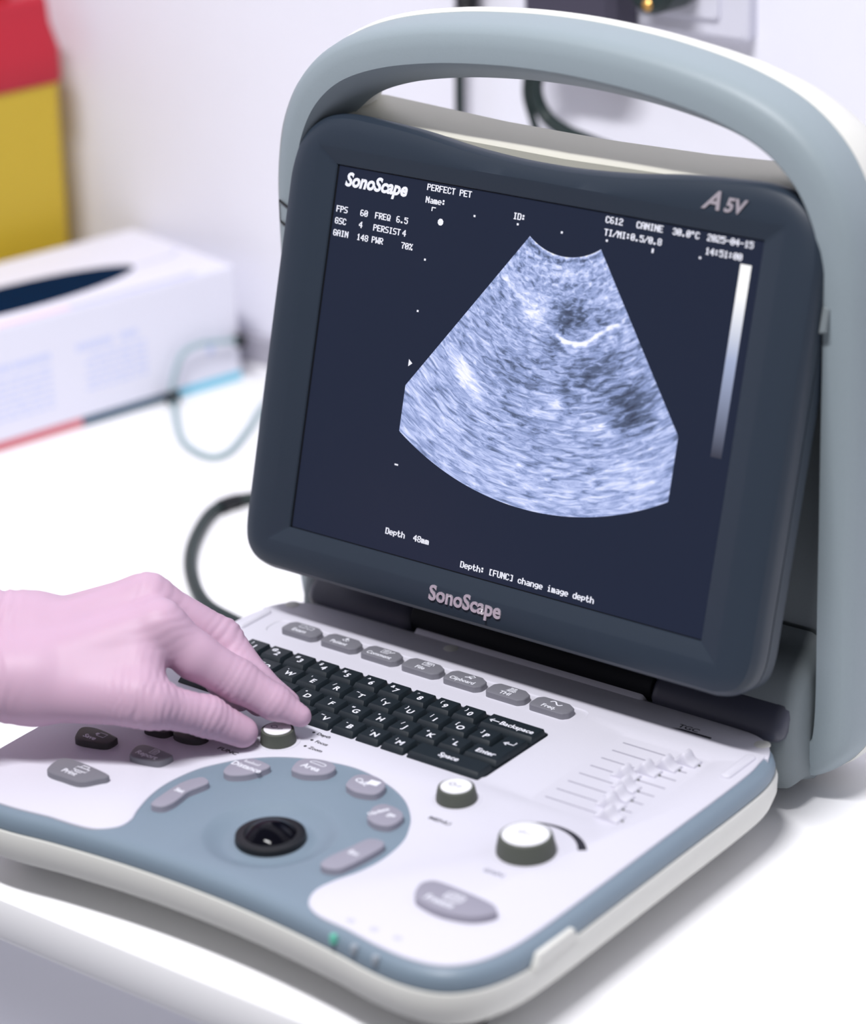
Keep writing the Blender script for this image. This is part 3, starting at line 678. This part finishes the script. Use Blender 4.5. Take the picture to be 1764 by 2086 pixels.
# bitmap lettering
F5 = {
'A':'01110 10001 10001 11111 10001 10001 10001','C':'01110 10001 10000 10000 10000 10001 01110','D':'11110 10001 10001 10001 10001 10001 11110','E':'11111 10000 10000 11110 10000 10000 11111','F':'11111 10000 10000 11110 10000 10000 10000',
'G':'01110 10001 10000 10111 10001 10001 01110','I':'01110 00100 00100 00100 00100 00100 01110','M':'10001 11011 10101 10101 10001 10001 10001','N':'10001 11001 10101 10101 10011 10001 10001','P':'11110 10001 10001 11110 10000 10000 10000',
'Q':'01110 10001 10001 10001 10101 10010 01101','R':'11110 10001 10001 11110 10100 10010 10001','S':'01111 10000 10000 01110 00001 00001 11110','T':'11111 00100 00100 00100 00100 00100 00100','U':'10001 10001 10001 10001 10001 10001 01110','W':'10001 10001 10001 10101 10101 11011 10001',
'a':'00000 00000 01110 00001 01111 10001 01111','c':'00000 00000 01110 10001 10000 10001 01110','d':'00001 00001 01111 10001 10001 10001 01111','e':'00000 00000 01110 10001 11111 10000 01110','g':'00000 00000 01111 10001 10001 01111 00001 01110','h':'10000 10000 11110 10001 10001 10001 10001','i':'00100 00000 01100 00100 00100 00100 01110',
'm':'00000 00000 11010 10101 10101 10101 10101','n':'00000 00000 11110 10001 10001 10001 10001','p':'00000 00000 11110 10001 10001 11110 10000 10000','t':'01000 01000 11110 01000 01000 01001 00110',
'0':'01110 10001 10011 10101 11001 10001 01110','1':'00100 01100 00100 00100 00100 00100 01110','2':'01110 10001 00001 00110 01000 10000 11111','3':'01110 10001 00001 00110 00001 10001 01110','4':'00010 00110 01010 10010 11111 00010 00010','5':'11111 10000 11110 00001 00001 10001 01110','6':'01110 10000 10000 11110 10001 10001 01110','7':'11111 00001 00010 00100 00100 00100 00100','8':'01110 10001 10001 01110 10001 10001 01110','9':'01110 10001 10001 01111 00001 00001 01110',
':':'00000 01100 01100 00000 01100 01100 00000','/':'00001 00001 00010 00100 01000 10000 10000','.':'00000 00000 00000 00000 00000 01100 01100','-':'00000 00000 00000 11111 00000 00000 00000','[':'01110 01000 01000 01000 01000 01000 01110',']':'01110 00010 00010 00010 00010 00010 01110','%':'11001 11010 00010 00100 01000 01011 10011','o':'01100 10010 01100 00000 00000 00000 00000',' ':''}
mb = MB(ZT)
def stext(s, u, v, adv=2.46):
    pw, phh = 2.46 / 6.1, 3.15 / 7
    for ch in s:
        for r_, row in enumerate(F5[ch].split()):
            i = 0
            while i < 5:
                if row[i] == '1':
                    j = i
                    while j < 5 and row[j] == '1': j += 1
                    x0 = u + i * pw - .05; x1 = u + j * pw + .22; y1 = v + (7 - r_) * phh + .02; y0 = y1 - phh - .02
                    mb.add([scr(a, b, .05) for a, b in ((x0, y0), (x1, y0), (x1, y1), (x0, y1))], [(0, 1, 2, 3)])
                    i = j
                else: i += 1
        u += adv
for s, u, v in (('PERFECT PET', -66.6, 179.9), ('Name:', -66.5, 173.8), ('FPS', -120.4, 161.4), ('60', -105.2, 161.5), ('FREQ', -95.9, 161.6), ('6.5', -82.6, 161.7), ('GSC', -120.4, 155.5), ('4', -105.1, 155.6), ('PERSIST', -96.0, 155.6), ('4', -77.8, 155.6),
                ('GAIN', -120.5, 149.5), ('148', -105.4, 149.5), ('PWR', -96.0, 149.6), ('70%', -77.6, 149.6), ('ID:', -14.0, 173.7), ('C612', 37.9, 179.8), ('CANINE', 55.0, 179.9), ('30.0', 74.8, 179.9), ('o', 84.6, 179.9), ('C', 87.0, 179.9), ('2025-04-15', 93.4, 180.0),
                ('TI/MI:0.5/0.8', 38.1, 173.9), ('14:51:00', 93.5, 173.8), ('Depth', -63.3, 9.6), ('48mm', -45.9, 9.7), ('Depth: [FUNC] change image depth', -15.9, 3.2)): stext(s, u, v)
def sq(u, v, a, b): mb.add([scr(u - a, v - b, .05), scr(u + a, v - b, .05), scr(u + a, v + b, .05), scr(u - a, v + b, .05)], [(0, 1, 2, 3)])
for u, v in ((-36.4, 171.7), (-10.8, 171.6), (14.7, 171.6), (40.2, 171.7), (91.2, 171.8), (-62.1, 146.5), (-62.2, 121.2)): sq(u, v, .55, .5)
sq(65.7, 171.0, .5, 1.0); sq(-62.3, 44.6, 1.1, .4); sq(-61.0, 172.1, 1.2, .25); sq(-62.0, 171.3, .3, 1.0)
mb.add([scr(-55.9 + 1.75 * math.cos(R(45 * i + 22)), 165.8 + 1.75 * math.sin(R(45 * i + 22)), .05) for i in range(8)], [tuple(range(8))])
mb.add([scr(-63.4, 93.6, .05), scr(-61.1, 95.4, .05), scr(-63.4, 97.2, .05)], [(0, 1, 2)])
mb.build('screen_text', 'stext', DSP, 0, recalc=False)
mb = MB(ZT)
text(mb, 'SonoScape', -117.2, 175.0, .06, 9.3, .38, .22, wide=.95, fr=scr)
mb.build('screen_logo', 'stext', DSP, 0, recalc=False)
# grey scale bar
def uvquad(name, pts, m):
    me = bpy.data.meshes.new(name); me.from_pydata([tuple(c / 1000 for c in (p[0], p[1], p[2] + ZT)) for p in pts], [], [(0, 1, 2, 3)])
    uv = me.uv_layers.new(name='polar')
    for i, c in enumerate(((0, 0), (1, 0), (1, 1), (0, 1))): uv.data[i].uv = c
    return link(name, me, m, DSP, 0)
uvquad('grey_scale_bar', [scr(112.6, 84, .05), scr(118.4, 84, .05), scr(118.4, 172.5, .05), scr(112.6, 172.5, .05)], 'bar')
# echo picture: a fan with polar coordinates and a brightness value per vertex
NA, NR = 150, 180; cu0, cs0, r0, r1 = 17.4, 195.0, 34.4, 156.2
V = []; UVp = []; EC = []
G = lambda u, s, cu_, cs_, au, as_, ro, k: k * math.exp(-((((u - cu_) * math.cos(ro) + (s - cs_) * math.sin(ro)) / au) ** 2 + ((-(u - cu_) * math.sin(ro) + (s - cs_) * math.cos(ro)) / as_) ** 2))
BL = [(6, 131.6, 7, 5, -.7, .26), (-2, 140, 14, 4, -.75, .16), (-31, 98, 11, 4.4, -.72, .42), (-24, 90, 10, 3.5, -.65, .18), (9.8, 139, 6, 1.6, -.5, .2), (-12.3, 144.5, 5, 2, -.8, .22),
      (26.5, 133.5, 9.5, 7.5, .2, -.36), (44, 134, 7, 3, .3, -.15), (19.2, 117, 4, 6, -.3, -.27), (42, 109, 12, 7, .3, -.28), (64, 100, 15, 10, .5, -.34), (70, 92, 10, 6, .6, -.18), (54, 118, 10, 5, .5, -.14), (-5, 104, 9, 7, -.4, -.16), (14, 100, 10, 5, -.1, -.13), (4, 82, 12, 4, -.4, -.13),
      (25, 92, 7, 2.6, 0, .28), (20, 85.5, 16, 2.4, -.1, .16), (49, 84.6, 7, 3.4, .15, .28), (62, 112, 6, 1.5, .5, .2), (-40, 70, 18, 12, 0, .05), (74, 68, 16, 12, 0, .10), (20, 52, 40, 9, 0, .07), (-48, 86, 10, 14, 0, .06), (46, 148, 4, 6, 0, .12), (30, 96, 3, 9, 0, -.18)]
CURVE = [(20.5, 123.6), (25, 121.4), (31.4, 121.4), (36.5, 122.4), (42, 127), (48, 131.6), (53, 134.4)]
rng = np.random.RandomState(3)
def echo(u, s, r, a):
    v = .565
    for b in BL: v += G(u, s, *b)
    for i in range(len(CURVE) - 1):
        (x0, y0), (x1, y1) = CURVE[i], CURVE[i + 1]
        t = max(0, min(1, ((u - x0) * (x1 - x0) + (s - y0) * (y1 - y0)) / ((x1 - x0) ** 2 + (y1 - y0) ** 2)))
        d2 = (u - x0 - t * (x1 - x0)) ** 2 + (s - y0 - t * (y1 - y0)) ** 2
        v = max(v, v + .5 * math.exp(-d2 / (1.3 if i < 3 else .8))) if d2 < 8 else v
    rr = r - r0
    v += .22 * math.exp(-((rr - 8.5) / 1.5) ** 2) * (.6 + .4 * math.cos(a * 6)) + .12 * math.exp(-((rr - 5.2) / 1.0) ** 2) - .22 * math.exp(-((rr - 2.2) / .8) ** 2) - .12 * math.exp(-((rr - 4.0) / .6) ** 2) + .25 * math.exp(-(rr / .6) ** 2)
    if r > 134: v += .03
    return max(0.02, min(1.3, v))
for i in range(NR + 1):
    r = r0 + (r1 - r0) * i / NR
    for j in range(NA + 1):
        a = R(-36.1 + 72.2 * j / NA)
        u = cu0 + r * math.sin(a); s = cs0 - r * math.cos(a); u = min(max(u, -63.4), 94.2)
        V.append(scr(u, s, .05)); UVp.append((j / NA, (r - r0) / (r1 - r0))); EC.append(echo(u, s, r, a))
me = bpy.data.meshes.new('scan_picture')
me.from_pydata([(x / 1000, y / 1000, (z + ZT) / 1000) for x, y, z in V], [], [(i * (NA + 1) + j, (i + 1) * (NA + 1) + j, (i + 1) * (NA + 1) + j + 1, i * (NA + 1) + j + 1) for i in range(NR) for j in range(NA)])
uvl = me.uv_layers.new(name='polar')
for l in me.loops: uvl.data[l.index].uv = UVp[l.vertex_index]
at_ = me.attributes.new('echo', 'FLOAT', 'POINT'); at_.data.foreach_set('value', EC)
link('scan_picture', me, 'scan', DSP, 0)
# lettering on the bezel
mb = MB(ZT)
text(mb, 'SonoScape', -29.5, -15.4, 3.9, 10.4, .29, .0, wide=.96, fr=scr, thick=.8)
mb.build('brand_lettering', 'metal', BZ, 20)
mb2 = MB(ZT)
text(mb2, 'A', 90.4, 194.6, 4.0, 12.0, .25, .42, wide=1.1, fr=scr, thick=.8); text(mb2, '5V', 101.6, 194.6, 4.0, 9.0, .28, .25, wide=1.02, fr=scr, thick=.8)
mb2.build('model_lettering', 'metal', BZ, 20)
# latches on both sides of the panel
for sx in (-1, 1):
    mb = MB(ZT); o = rpoly([(0, 0), (4.6, 1.2), (4.6, 11.8), (0, 13)], .8, 3)
    stack(mb, o, [(0, 0), (0, 3.4), (.5, 4.0)])
    mb.v = [scr(sx * (153.0 + x * .8), 147.5 + y, -11 + z) for x, y, z in mb.v]
    lt = mb.build('latch', 'recess', US)
mb = MB(ZT)
o = rrect(0, 5, 20, 10.5, 1.2, 3); strip(mb, o, 1.6, .0, 0, True)
mb.v = [(-160.9 + x * .34, 184.2 + (.0 if x > 0 else 1.2), 196.6 + y * 1.05 - x * .12) for x, y, z in mb.v]
mb.build('latch_slot', 'black', US, 0)

# ================================================================== gloved hand on the function knob
J = {
'web0':(-108.0, -30.0, 88.0), 'web1':(-93.0, -14.0, 91.0),
'fa0':(-300, -206, 150), 'fu':(-172.0, -56.0, 106.5), 'fl':(-152.0, -76.0, 93.0), 'wu':(-145.4, -31.4, 100.0), 'wl':(-127.5, -50.7, 88.9),
'i_m':(-92.6, 1.8, 104.9), 'm_m':(-109.9, 13.4, 110.7), 'r_m':(-125.4, 24.5, 102.7), 'p_m':(-139.8, 31.6, 90.8), 'w_i':(-127.5, -50.3, 92.5), 'w_m':(-140.0, -37.2, 96.6), 'w_r':(-151.8, -25.8, 94.1), 'w_p':(-159.7, -18.7, 87.9),
't_c':(-120.0, -49.0, 86.4), 't_b':(-81.4, -26.1, 82.5), 't_m':(-78.4, -20.9, 77.6), 't_i':(-66.1, 1.6, 65.2), 't_t':(-56.4, 14.4, 54.2),
'i_b':(-79.6, 10.6, 89.4), 'i_p':(-64.5, 22.3, 75.7), 'i_d':(-49.7, 30.9, 64.6), 'i_t':(-39.3, 36.8, 58.0), 'm_p':(-84.5, 34.9, 87.5), 'm_d':(-63.5, 34.2, 70.6), 'm_t':(-49.3, 38.6, 60.9),
'r_p':(-102.8, 40.5, 78.5), 'r_d':(-75.2, 35.7, 65.0), 'r_t':(-62.6, 34.4, 59.5), 'p_p':(-116.3, 43.3, 72.1), 'p_d':(-90.5, 38.8, 61.5), 'p_t':(-75.0, 34.7, 58.1)}
for k in J: J[k] = np.array(J[k], float)
_CAM = np.array([749.1, -855.9, 611.9 + ZT])
for k, d in dict(fa0=14, fu=14, fl=14, wu=12, wl=12, w_i=10, w_m=10, w_r=10, w_p=8, t_c=10, t_b=5, web0=6).items():
    _q = J[k] - _CAM; J[k] = J[k] + _q / np.linalg.norm(_q) * d
def cone_sdf(P, a, b, ra, rb):
    ba = b - a; l2 = ba @ ba; h = np.clip(((P - a) @ ba) / l2, 0, 1)
    return np.linalg.norm(P - a - h[..., None] * ba, axis=-1) - (ra + (rb - ra) * h)
def smin(a, b, k):
    h = np.clip(.5 + .5 * (b - a) / k, 0, 1)
    return b + (a - b) * h - k * h * (1 - h)
def hand_sdf(P, infl=0.0):
    palm = cone_sdf(P, J['w_i'], J['i_m'], 14.5, 11.2)
    for a, b, ra, rb in (('w_m', 'm_m', 15.5, 10.6), ('w_r', 'r_m', 14.5, 10), ('w_p', 'p_m', 13, 9.5), ('wu', 'wl', 17.5, 17.5)):
        palm = smin(palm, cone_sdf(P, J[a], J[b], ra, rb), 9)
    th = smin(cone_sdf(P, J['t_c'], J['t_b'], 15.5, 12.8), cone_sdf(P, J['t_b'], J['t_m'], 12.8, 11), 5)
    palm = smin(palm, th, 8)
    palm = smin(palm, cone_sdf(P, J['web0'], J['web1'], 14.5, 11.5), 8)
    for a, b, ra, rb in (('wu', 'fu', 17.6, 19.5), ('wl', 'fl', 17.6, 20), ('fu', 'fa0', 19.5, 31), ('fl', 'fa0', 20, 31)):
        palm = smin(palm, cone_sdf(P, J[a], J[b], ra, rb), 10)
    out = None
    def chain(js, rs, k=3.0):
        d = None
        for i in range(len(js) - 1):
            c = cone_sdf(P, J[js[i]], J[js[i + 1]], rs[i], rs[i + 1]); d = c if d is None else smin(d, c, k)
        return d
    fingers = [chain(('t_m', 't_i', 't_t'), (10.5, 9.6, 7.6)), chain(('i_m', 'i_b', 'i_p', 'i_d', 'i_t'), (11.8, 11.2, 10.0, 8.2, 5.4)), chain(('m_m', 'm_p', 'm_d', 'm_t'), (10.6, 9.6, 8.2, 6.8)),
               chain(('r_m', 'r_p', 'r_d', 'r_t'), (10, 9, 8, 6.6)), chain(('p_m', 'p_p', 'p_d', 'p_t'), (9.5, 8.2, 7.2, 6.2))]
    for i, c in enumerate(fingers):
        e = smin(palm, c, 6.5 if i else 5); out = e if out is None else smin(out, e, 1.2)
    return out - infl
def surface_nets(f, lo, hi, h):
    ax = [np.arange(lo[i], hi[i] + h, h) for i in range(3)]
    nx, ny, nz = map(len, ax)
    Fv = np.empty((nx, ny, nz), np.float32)
    for i in range(nx):
        Yg, Zg = np.meshgrid(ax[1], ax[2], indexing='ij')
        Fv[i] = f(np.stack([np.full_like(Yg, ax[0][i]), Yg, Zg], -1))
    S = Fv < 0
    cnt = np.zeros((nx - 1, ny - 1, nz - 1), np.int8); acc = np.zeros((nx - 1, ny - 1, nz - 1, 3), np.float32)
    for axis in range(3):
        sl = [slice(None)] * 3; sh = [slice(None)] * 3; sl[axis] = slice(0, -1); sh[axis] = slice(1, None)
        a = Fv[tuple(sl)]; b = Fv[tuple(sh)]; cr = (a < 0) != (b < 0)
        t = np.where(cr, a / np.where(cr, a - b, 1), 0)
        o1, o2 = [k for k in range(3) if k != axis]
        for d1 in (0, 1):
            for d2 in (0, 1):
                s_ = [slice(None)] * 3
                s_[o1] = slice(d1, d1 + cnt.shape[o1]); s_[o2] = slice(d2, d2 + cnt.shape[o2])
                c = cr[tuple(s_)]; cnt += c
                acc[..., axis] += np.where(c, t[tuple(s_)], 0)
                acc[..., o1] += np.where(c, d1, 0); acc[..., o2] += np.where(c, d2, 0)
    act = cnt > 0; idx = -np.ones(act.shape, np.int64); idx[act] = np.arange(act.sum())
    cell = np.argwhere(act)
    verts = np.array(lo) + h * (cell + acc[act] / cnt[act][:, None])
    faces = []
    for axis in range(3):
        o1, o2 = [(1, 2), (2, 0), (0, 1)][axis]
        sl = [slice(None)] * 3; sh = [slice(None)] * 3; sl[axis] = slice(0, -1); sh[axis] = slice(1, None)
        a = S[tuple(sl)]; b = S[tuple(sh)]
        e = np.argwhere(a != b)
        e = e[(e[:, o1] > 0) & (e[:, o2] > 0) & (e[:, o1] < S.shape[o1] - 1) & (e[:, o2] < S.shape[o2] - 1)]
        flip = a[tuple(e.T)]
        q = []
        for d1, d2 in ((0, 0), (-1, 0), (-1, -1), (0, -1)):
            c = e.copy(); c[:, o1] += d1; c[:, o2] += d2; q.append(idx[tuple(c.T)])
        q = np.stack(q, 1); q[~flip] = q[~flip][:, ::-1]
        faces.append(q)
    return verts, np.concatenate(faces)
def sdf_mesh(name, f, lo, hi, h, m, parent, smooth_it=2, disp=None):
    v, q = surface_nets(f, lo, hi, h)
    me = bpy.data.meshes.new(name); me.from_pydata((v / 1000).tolist(), [], q.tolist())
    bm = bmesh.new(); bm.from_mesh(me)
    for _ in range(smooth_it): bmesh.ops.smooth_vert(bm, verts=bm.verts, factor=.5, use_axis_x=True, use_axis_y=True, use_axis_z=True)
    bm.normal_update()
    if disp:
        for vv in bm.verts:
            d = disp(vv.co * 1000)
            if d: vv.co += vv.normal * (d / 1000)
    bm.to_mesh(me); bm.free()
    return link(name, me, m, parent, 180)
AX = lambda a, b: (J[b] - J[a]) / np.linalg.norm(J[b] - J[a])
# wrinkles: (centre joint, direction the ridges follow each other, wavelength, reach, height, phase)
WR = [('i_p', AX('i_b', 'i_d'), 3.6, 9, .34, .3), ('i_d', AX('i_p', 'i_t'), 3.0, 8, .26, 1.2), ('m_p', AX('m_m', 'm_d'), 4.2, 10, .40, .2), ('t_i', AX('t_m', 't_t'), 3.6, 10, .36, .6), ('t_b', AX('t_c', 't_i'), 3.3, 15, .26, .1),
      ('i_t', AX('i_d', 'i_t'), 2.4, 6, .12, .4), ('i_m', AX('i_m', 'i_b') * .6 + np.array([0, -.3, -.6]), 4.6, 12, .2, 1.0), ('t_m', np.array([.3, .75, -.2]), 4.0, 12, .3, .0), ('m_m', AX('m_m', 'm_p'), 5.5, 14, .16, 2.0)]
WR = [(Vector(J[a]), Vector(d / np.linalg.norm(d)), w_, r_, h_, p_) for a, d, w_, r_, h_, p_ in WR]
from mathutils import noise as mnoise
FD = Vector(J['wu'] - J['fu']).normalized(); FC = Vector((J['fu'] + J['fl']) / 2)
def wrinkle(p):
    d = 0.0
    wob = mnoise.noise(p * .09) * 2.2
    for c, dr, wl, rc, hh, ph_ in WR:
        q = p - c; r2 = q.length
        if r2 < rc * 2.2: d += 1.7 * hh * math.exp(-(r2 / rc) ** 2) * (abs(math.sin((q.dot(dr) + wob) * math.pi / wl + ph_)) * 2 - 1.2)
    t = (p - FC).dot(FD)
    g = math.exp(-((t - 6) / 17) ** 2) if t > 6 else math.exp(-((t - 6) / 60) ** 2)
    if g > .02:
        n1 = mnoise.noise(Vector((p.x * .03, p.y * .03, p.z * .05))) * 5
        d += g * (1.05 * math.sin((t + n1) * 2 * math.pi / 6.5) + .22 * math.sin((t + n1 * 1.6) * 2 * math.pi / 2.9))
        if t < 7: d += 1.5 * math.exp(-((t + 5) / 7) ** 2)
    return d
PR = sdf_mesh('person', lambda P: hand_sdf(P, -1.3), (-340, -250, 40), (-20, 70, 190), 2.6, 'skin', None, 2)
tag(PR, "person's left hand in a pink glove, thumb and forefinger gripping a knob", 'person')
sdf_mesh('glove', lambda P: np.maximum(hand_sdf(P, 0), -((P - np.array([-215., -120., 118.])) @ np.array([.62, .73, -.28]))), (-250, -170, 40), (-24, 62, 150), 1.15, 'glove', PR, 2, wrinkle)['label'] = 'pink disposable glove'

# ================================================================== things on the worktop
# white carton of gloves, its long side turned to the scanner
BXO = Vector((-479, 495, 0)); BL_ = Vector((-.223, -.975, 0)); BD = Vector((-.975, .223, 0))
def bx(a, d, z): p = BXO + BL_ * a + BD * d; return (p.x, p.y, z)     # along the front from its right end, in from the front, up
GB = empty('glove_box', tuple(c / 1000 for c in bx(120, 60, 0)))
tag(GB, 'white glove carton with dark oval opening and red, navy and aqua bottom stripe', 'box')
go = bx(120, 60, 0)
LB, DB, HB = 244, 122, 82
mb = MB(); box(mb, (0, 0, 0), (LB, DB, HB), fr=bx)
ob = off(mb, go).build('carton', 'carton', GB, 0)
md = ob.modifiers.new('edge', 'BEVEL'); md.width = .002; md.segments = 2
mb = MB(); o = [(150 + 100 * math.cos(2 * math.pi * i / 40), 46 + 27 * math.copysign(abs(math.sin(2 * math.pi * i / 40)) ** 1.15, math.sin(2 * math.pi * i / 40))) for i in range(40)]
stack(mb, o, [(-1.5, HB - .2), (-1, HB + .6), (1, HB + .6), (1.4, HB - .3)]); mb.v = [bx(*p) for p in mb.v]; off(mb, go).build('opening_rim', 'carton', GB)
mb = MB(); stack(mb, inset(ccw(o), 1.2), [(0, HB - .5), (0, HB + .7)]); mb.v = [bx(*p) for p in mb.v]; off(mb, go).build('opening', 'navy', GB, 0)
def stripe(name, x0, x1, z0, z1, m):
    mb = MB(); box(mb, (x0, -.35, z0), (x1, .2, z1), fr=bx); off(mb, go).build(name, m, GB, 0)
stripe('printed_stripe', .5, 52, .6, 6.4, 'cyanp'); stripe('printed_stripe', 52, 130, .6, 6.4, 'navyp'); stripe('printed_stripe', 130, LB - .5, .6, 6.4, 'redp')
mb = MB(); box(mb, (130, 1, HB - .2), (LB - 1, 7, HB + .25), fr=bx); off(mb, go).build('printed_stripe', 'pinkp', GB, 0)
mb = MB(); box(mb, (30, 1, HB - .2), (130, 7, HB + .25), fr=bx); off(mb, go).build('printed_stripe', 'lilac', GB, 0)
mb = MB(); strip(mb, [(52, 46), (20, 47), (8, 56)], 3.0, HB + .2); mb.v = [bx(*p) for p in mb.v]; off(mb, go).build('printed_stripe', 'lilac', GB, 0)
mb = MB()
rg = random.Random(5)
def lines(x0, x1, z0, k, h, gap):
    for i in range(k):
        x = x0; z = z0 - i * gap
        while x < x1 - 4:
            wd = rg.uniform(4, 11); wd = min(wd, x1 - x)
            box(mb, (x, -.25, z), (x + wd, .1, z + h), fr=bx); x += wd + 2.2
def block(fn):
    global mb
    mb = MB(); fn(); off(mb, go).build('printed_text', 'pale', GB, 0)
def heading(*spans):
    for x0, x1 in spans:
        x = x0
        while x < x1: box(mb, (x, -.25, 52), (x + 2.4, .1, 57), fr=bx); x += 3.6
block(lambda: heading((82, 96), (102, 128))); block(lambda: heading((150, 176), (180, 220)))
block(lambda: lines(76, 124, 46, 6, 1.6, 4.4)); block(lambda: lines(150, 236, 46, 7, 1.6, 4.4)); block(lambda: box(mb, (22, -.25, 24), (27, .1, 34), fr=bx))

# yellow sharps bin
SBo = Vector((-630, 500, 0))
def sb(a, d, z): p = SBo + BL_ * a + BD * d; return (p.x, p.y, z)
SB = empty('sharps_bin', tuple(c / 1000 for c in sb(90, 70, 0)))
tag(SB, 'yellow plastic sharps bin with a red lid, standing behind the white carton at the wall', 'bin')
so = sb(90, 70, 0)
def rbox(mb, x0, x1, d0, d1, prof, r): 
    stack(mb, rrect((x0 + x1) / 2, (d0 + d1) / 2, x1 - x0, d1 - d0, r), prof); mb.v = [sb(*p) for p in mb.v]; return mb
mb = MB(); rbox(mb, 2, 200, 2, 140, [(6, 0), (3, 4), (0, 180), (-.5, 184), (-.5, 192)], 10); off(mb, so).build('container', 'yellow', SB)
mb = MB(); rbox(mb, 0, 202, 0, 142, [(0, 189), (-1, 192), (-1, 212), (4, 230), (5, 246), (7, 249)], 11); off(mb, so).build('lid', 'red', SB)
mb = MB(); rbox(mb, 28, 190, 6, 130, [(0, 246), (0, 264), (6, 270)], 16); off(mb, so).build('lid_flap', 'dred', SB)

# black cable looping out behind the scanner
mb = MB(); tube(mb, [(-150, 380, 4), (-235, 372, 4), (-300, 345, 4), (-327, 325, 4), (-332, 301, 4), (-314, 264, 4), (-287, 229, 4), (-250, 198, 4), (-219, 187, 4), (-180, 183, 4), (-120, 185, 4)], 3.7, 14)
pc = mb.build('power_cable', 'dcable'); tag(pc, 'thick black cable curving over the worktop left of the scanner', 'cable')
mb = MB(); tube(mb, [(-332, 306, 4), (-331.4, 313, 4), (-329, 320, 4)], 4.6, 14); mb.build('cable_joint', 'black', pc)
# thin grey cable loop by the carton
mb = MB(); tube(mb, [(-474, 490, 30), (-478, 472, 34), (-481, 456, 36), (-484, 444, 33), (-485, 437, 24), (-486, 432, 10), (-484, 431, 3), (-433, 383, 2), (-399, 369, 2), (-392, 382, 2), (-408, 420, 2), (-425, 452, 2), (-440, 490, 2)], 1.9, 10)
tc_ = mb.build('thin_cable', 'gcable'); tag(tc_, 'thin grey-green cable looped against the front of the white carton', 'cable')
for p in ((-485, 431.5, 5), (-474, 490, 30)):
    mb = MB(); lathe(mb, p[0], p[1], [(2, p[2] - 4.6), (4.6, p[2] - 3), (4.6, p[2] + 3), (2, p[2] + 4.6)], 16); mb.build('connector', 'black', tc_)

# ================================================================== on the wall
z0 = 229 + ZT
SPo = (-168, 530, z0 + 40)
SP = empty('wall_socket', tuple(c / 1000 for c in SPo)); tag(SP, 'white wall socket plate above the carry handle', 'socket')
mb = MB(); stack(mb, rrect(-172, z0 + 42, 160, 86, 5), [(0, 0), (0, 9), (3, 11)]); mb.v = [(x, 530 - z, y) for x, y, z in mb.v]; off(mb, SPo).build('cover_plate', 'plate', SP)
mb = MB(); stack(mb, rrect(-172, z0 + 42, 124, 62, 4), [(0, 10), (0, 13), (1, 13.6)]); mb.v = [(x, 530 - z, y) for x, y, z in mb.v]; off(mb, SPo).build('socket_insert', 'plate', SP)
# dark power adapter plugged into it
ado = (-199, 492, z0 + 25)
AD = empty('power_adapter', tuple(c / 1000 for c in ado)); tag(AD, 'dark mauve power adapter plugged in behind the handle', 'adapter')
mb = MB(); stack(mb, rrect(-198, z0 + 34, 65, 84, 8), [(0, 14.2), (0, 36), (4, 42)]); mb.v = [(x, 530 - z, y) for x, y, z in mb.v]; off(mb, ado).build('body', 'adapter', AD)
mb = MB(); tube(mb, [(-212, 498, z0 - 4), (-222, 498, z0 - 22), (-227, 497, z0 - 40), (-220, 497, z0 - 55), (-205, 497, z0 - 63), (-187, 497, z0 - 67), (-150, 497, z0 - 76), (-110, 490, z0 - 100)], 4.4, 12); off(mb, ado).build('cord', 'dcable', AD)
mb = MB(); tube(mb, [(-219, 498, z0 - 4), (-230, 498, z0 - 22), (-234, 497, z0 - 42), (-229, 497, z0 - 60), (-222, 497, z0 - 80), (-216, 497, z0 - 130)], 2.6, 12); off(mb, ado).build('cord', 'dcable', AD)
# ribbed black cable hanging straight down the wall
mb = MB(); tube(mb, [(-293, 518, z0 + 110), (-294, 518, z0 + 40), (-299, 518, z0 - 20), (-301, 518, z0 - 60), (-302, 518, z0 - 120), (-302, 518, 24)], 3.2, 12)
hc = mb.build('hanging_cable', 'dcable'); tag(hc, 'black cable with a ribbed sleeve hanging down the wall behind the handle', 'cable')
mb = MB(); tube(mb, [(-293.2, 518, z0 + 108 - i * 1.1) for i in range(108)], 6, 14, smooth_path=False, rad=lambda t: 7.4 + .9 * math.sin(t * 108 * 1.1 * 2 * math.pi / 4.4)); mb.build('ribbed_sleeve', 'black', hc)
# round black plug with a brass contact
pgo = (-139, 500, z0 + 34)
PG = empty('round_plug', tuple(c / 1000 for c in pgo)); tag(PG, 'round black plug with a brass tip in the wall socket, at the top edge', 'plug')
mb = MB(); lathe(mb, 0, 0, [(17, 0), (18, 2), (17, 26), (13, 30)], 32); mb.v = [(-139 + x, 516.2 - z, z0 + 34 + y) for x, y, z in mb.v]; off(mb, pgo).build('plug_body', 'dcable', PG)
mb = MB(); lathe(mb, 0, 0, [(3.4, 0), (3.4, 2), (2, 3.2)], 16); mb.v = [(-139 + x, 488.0 - z, z0 + 23 + y) for x, y, z in mb.v]; off(mb, pgo).build('contact', 'brass', PG)
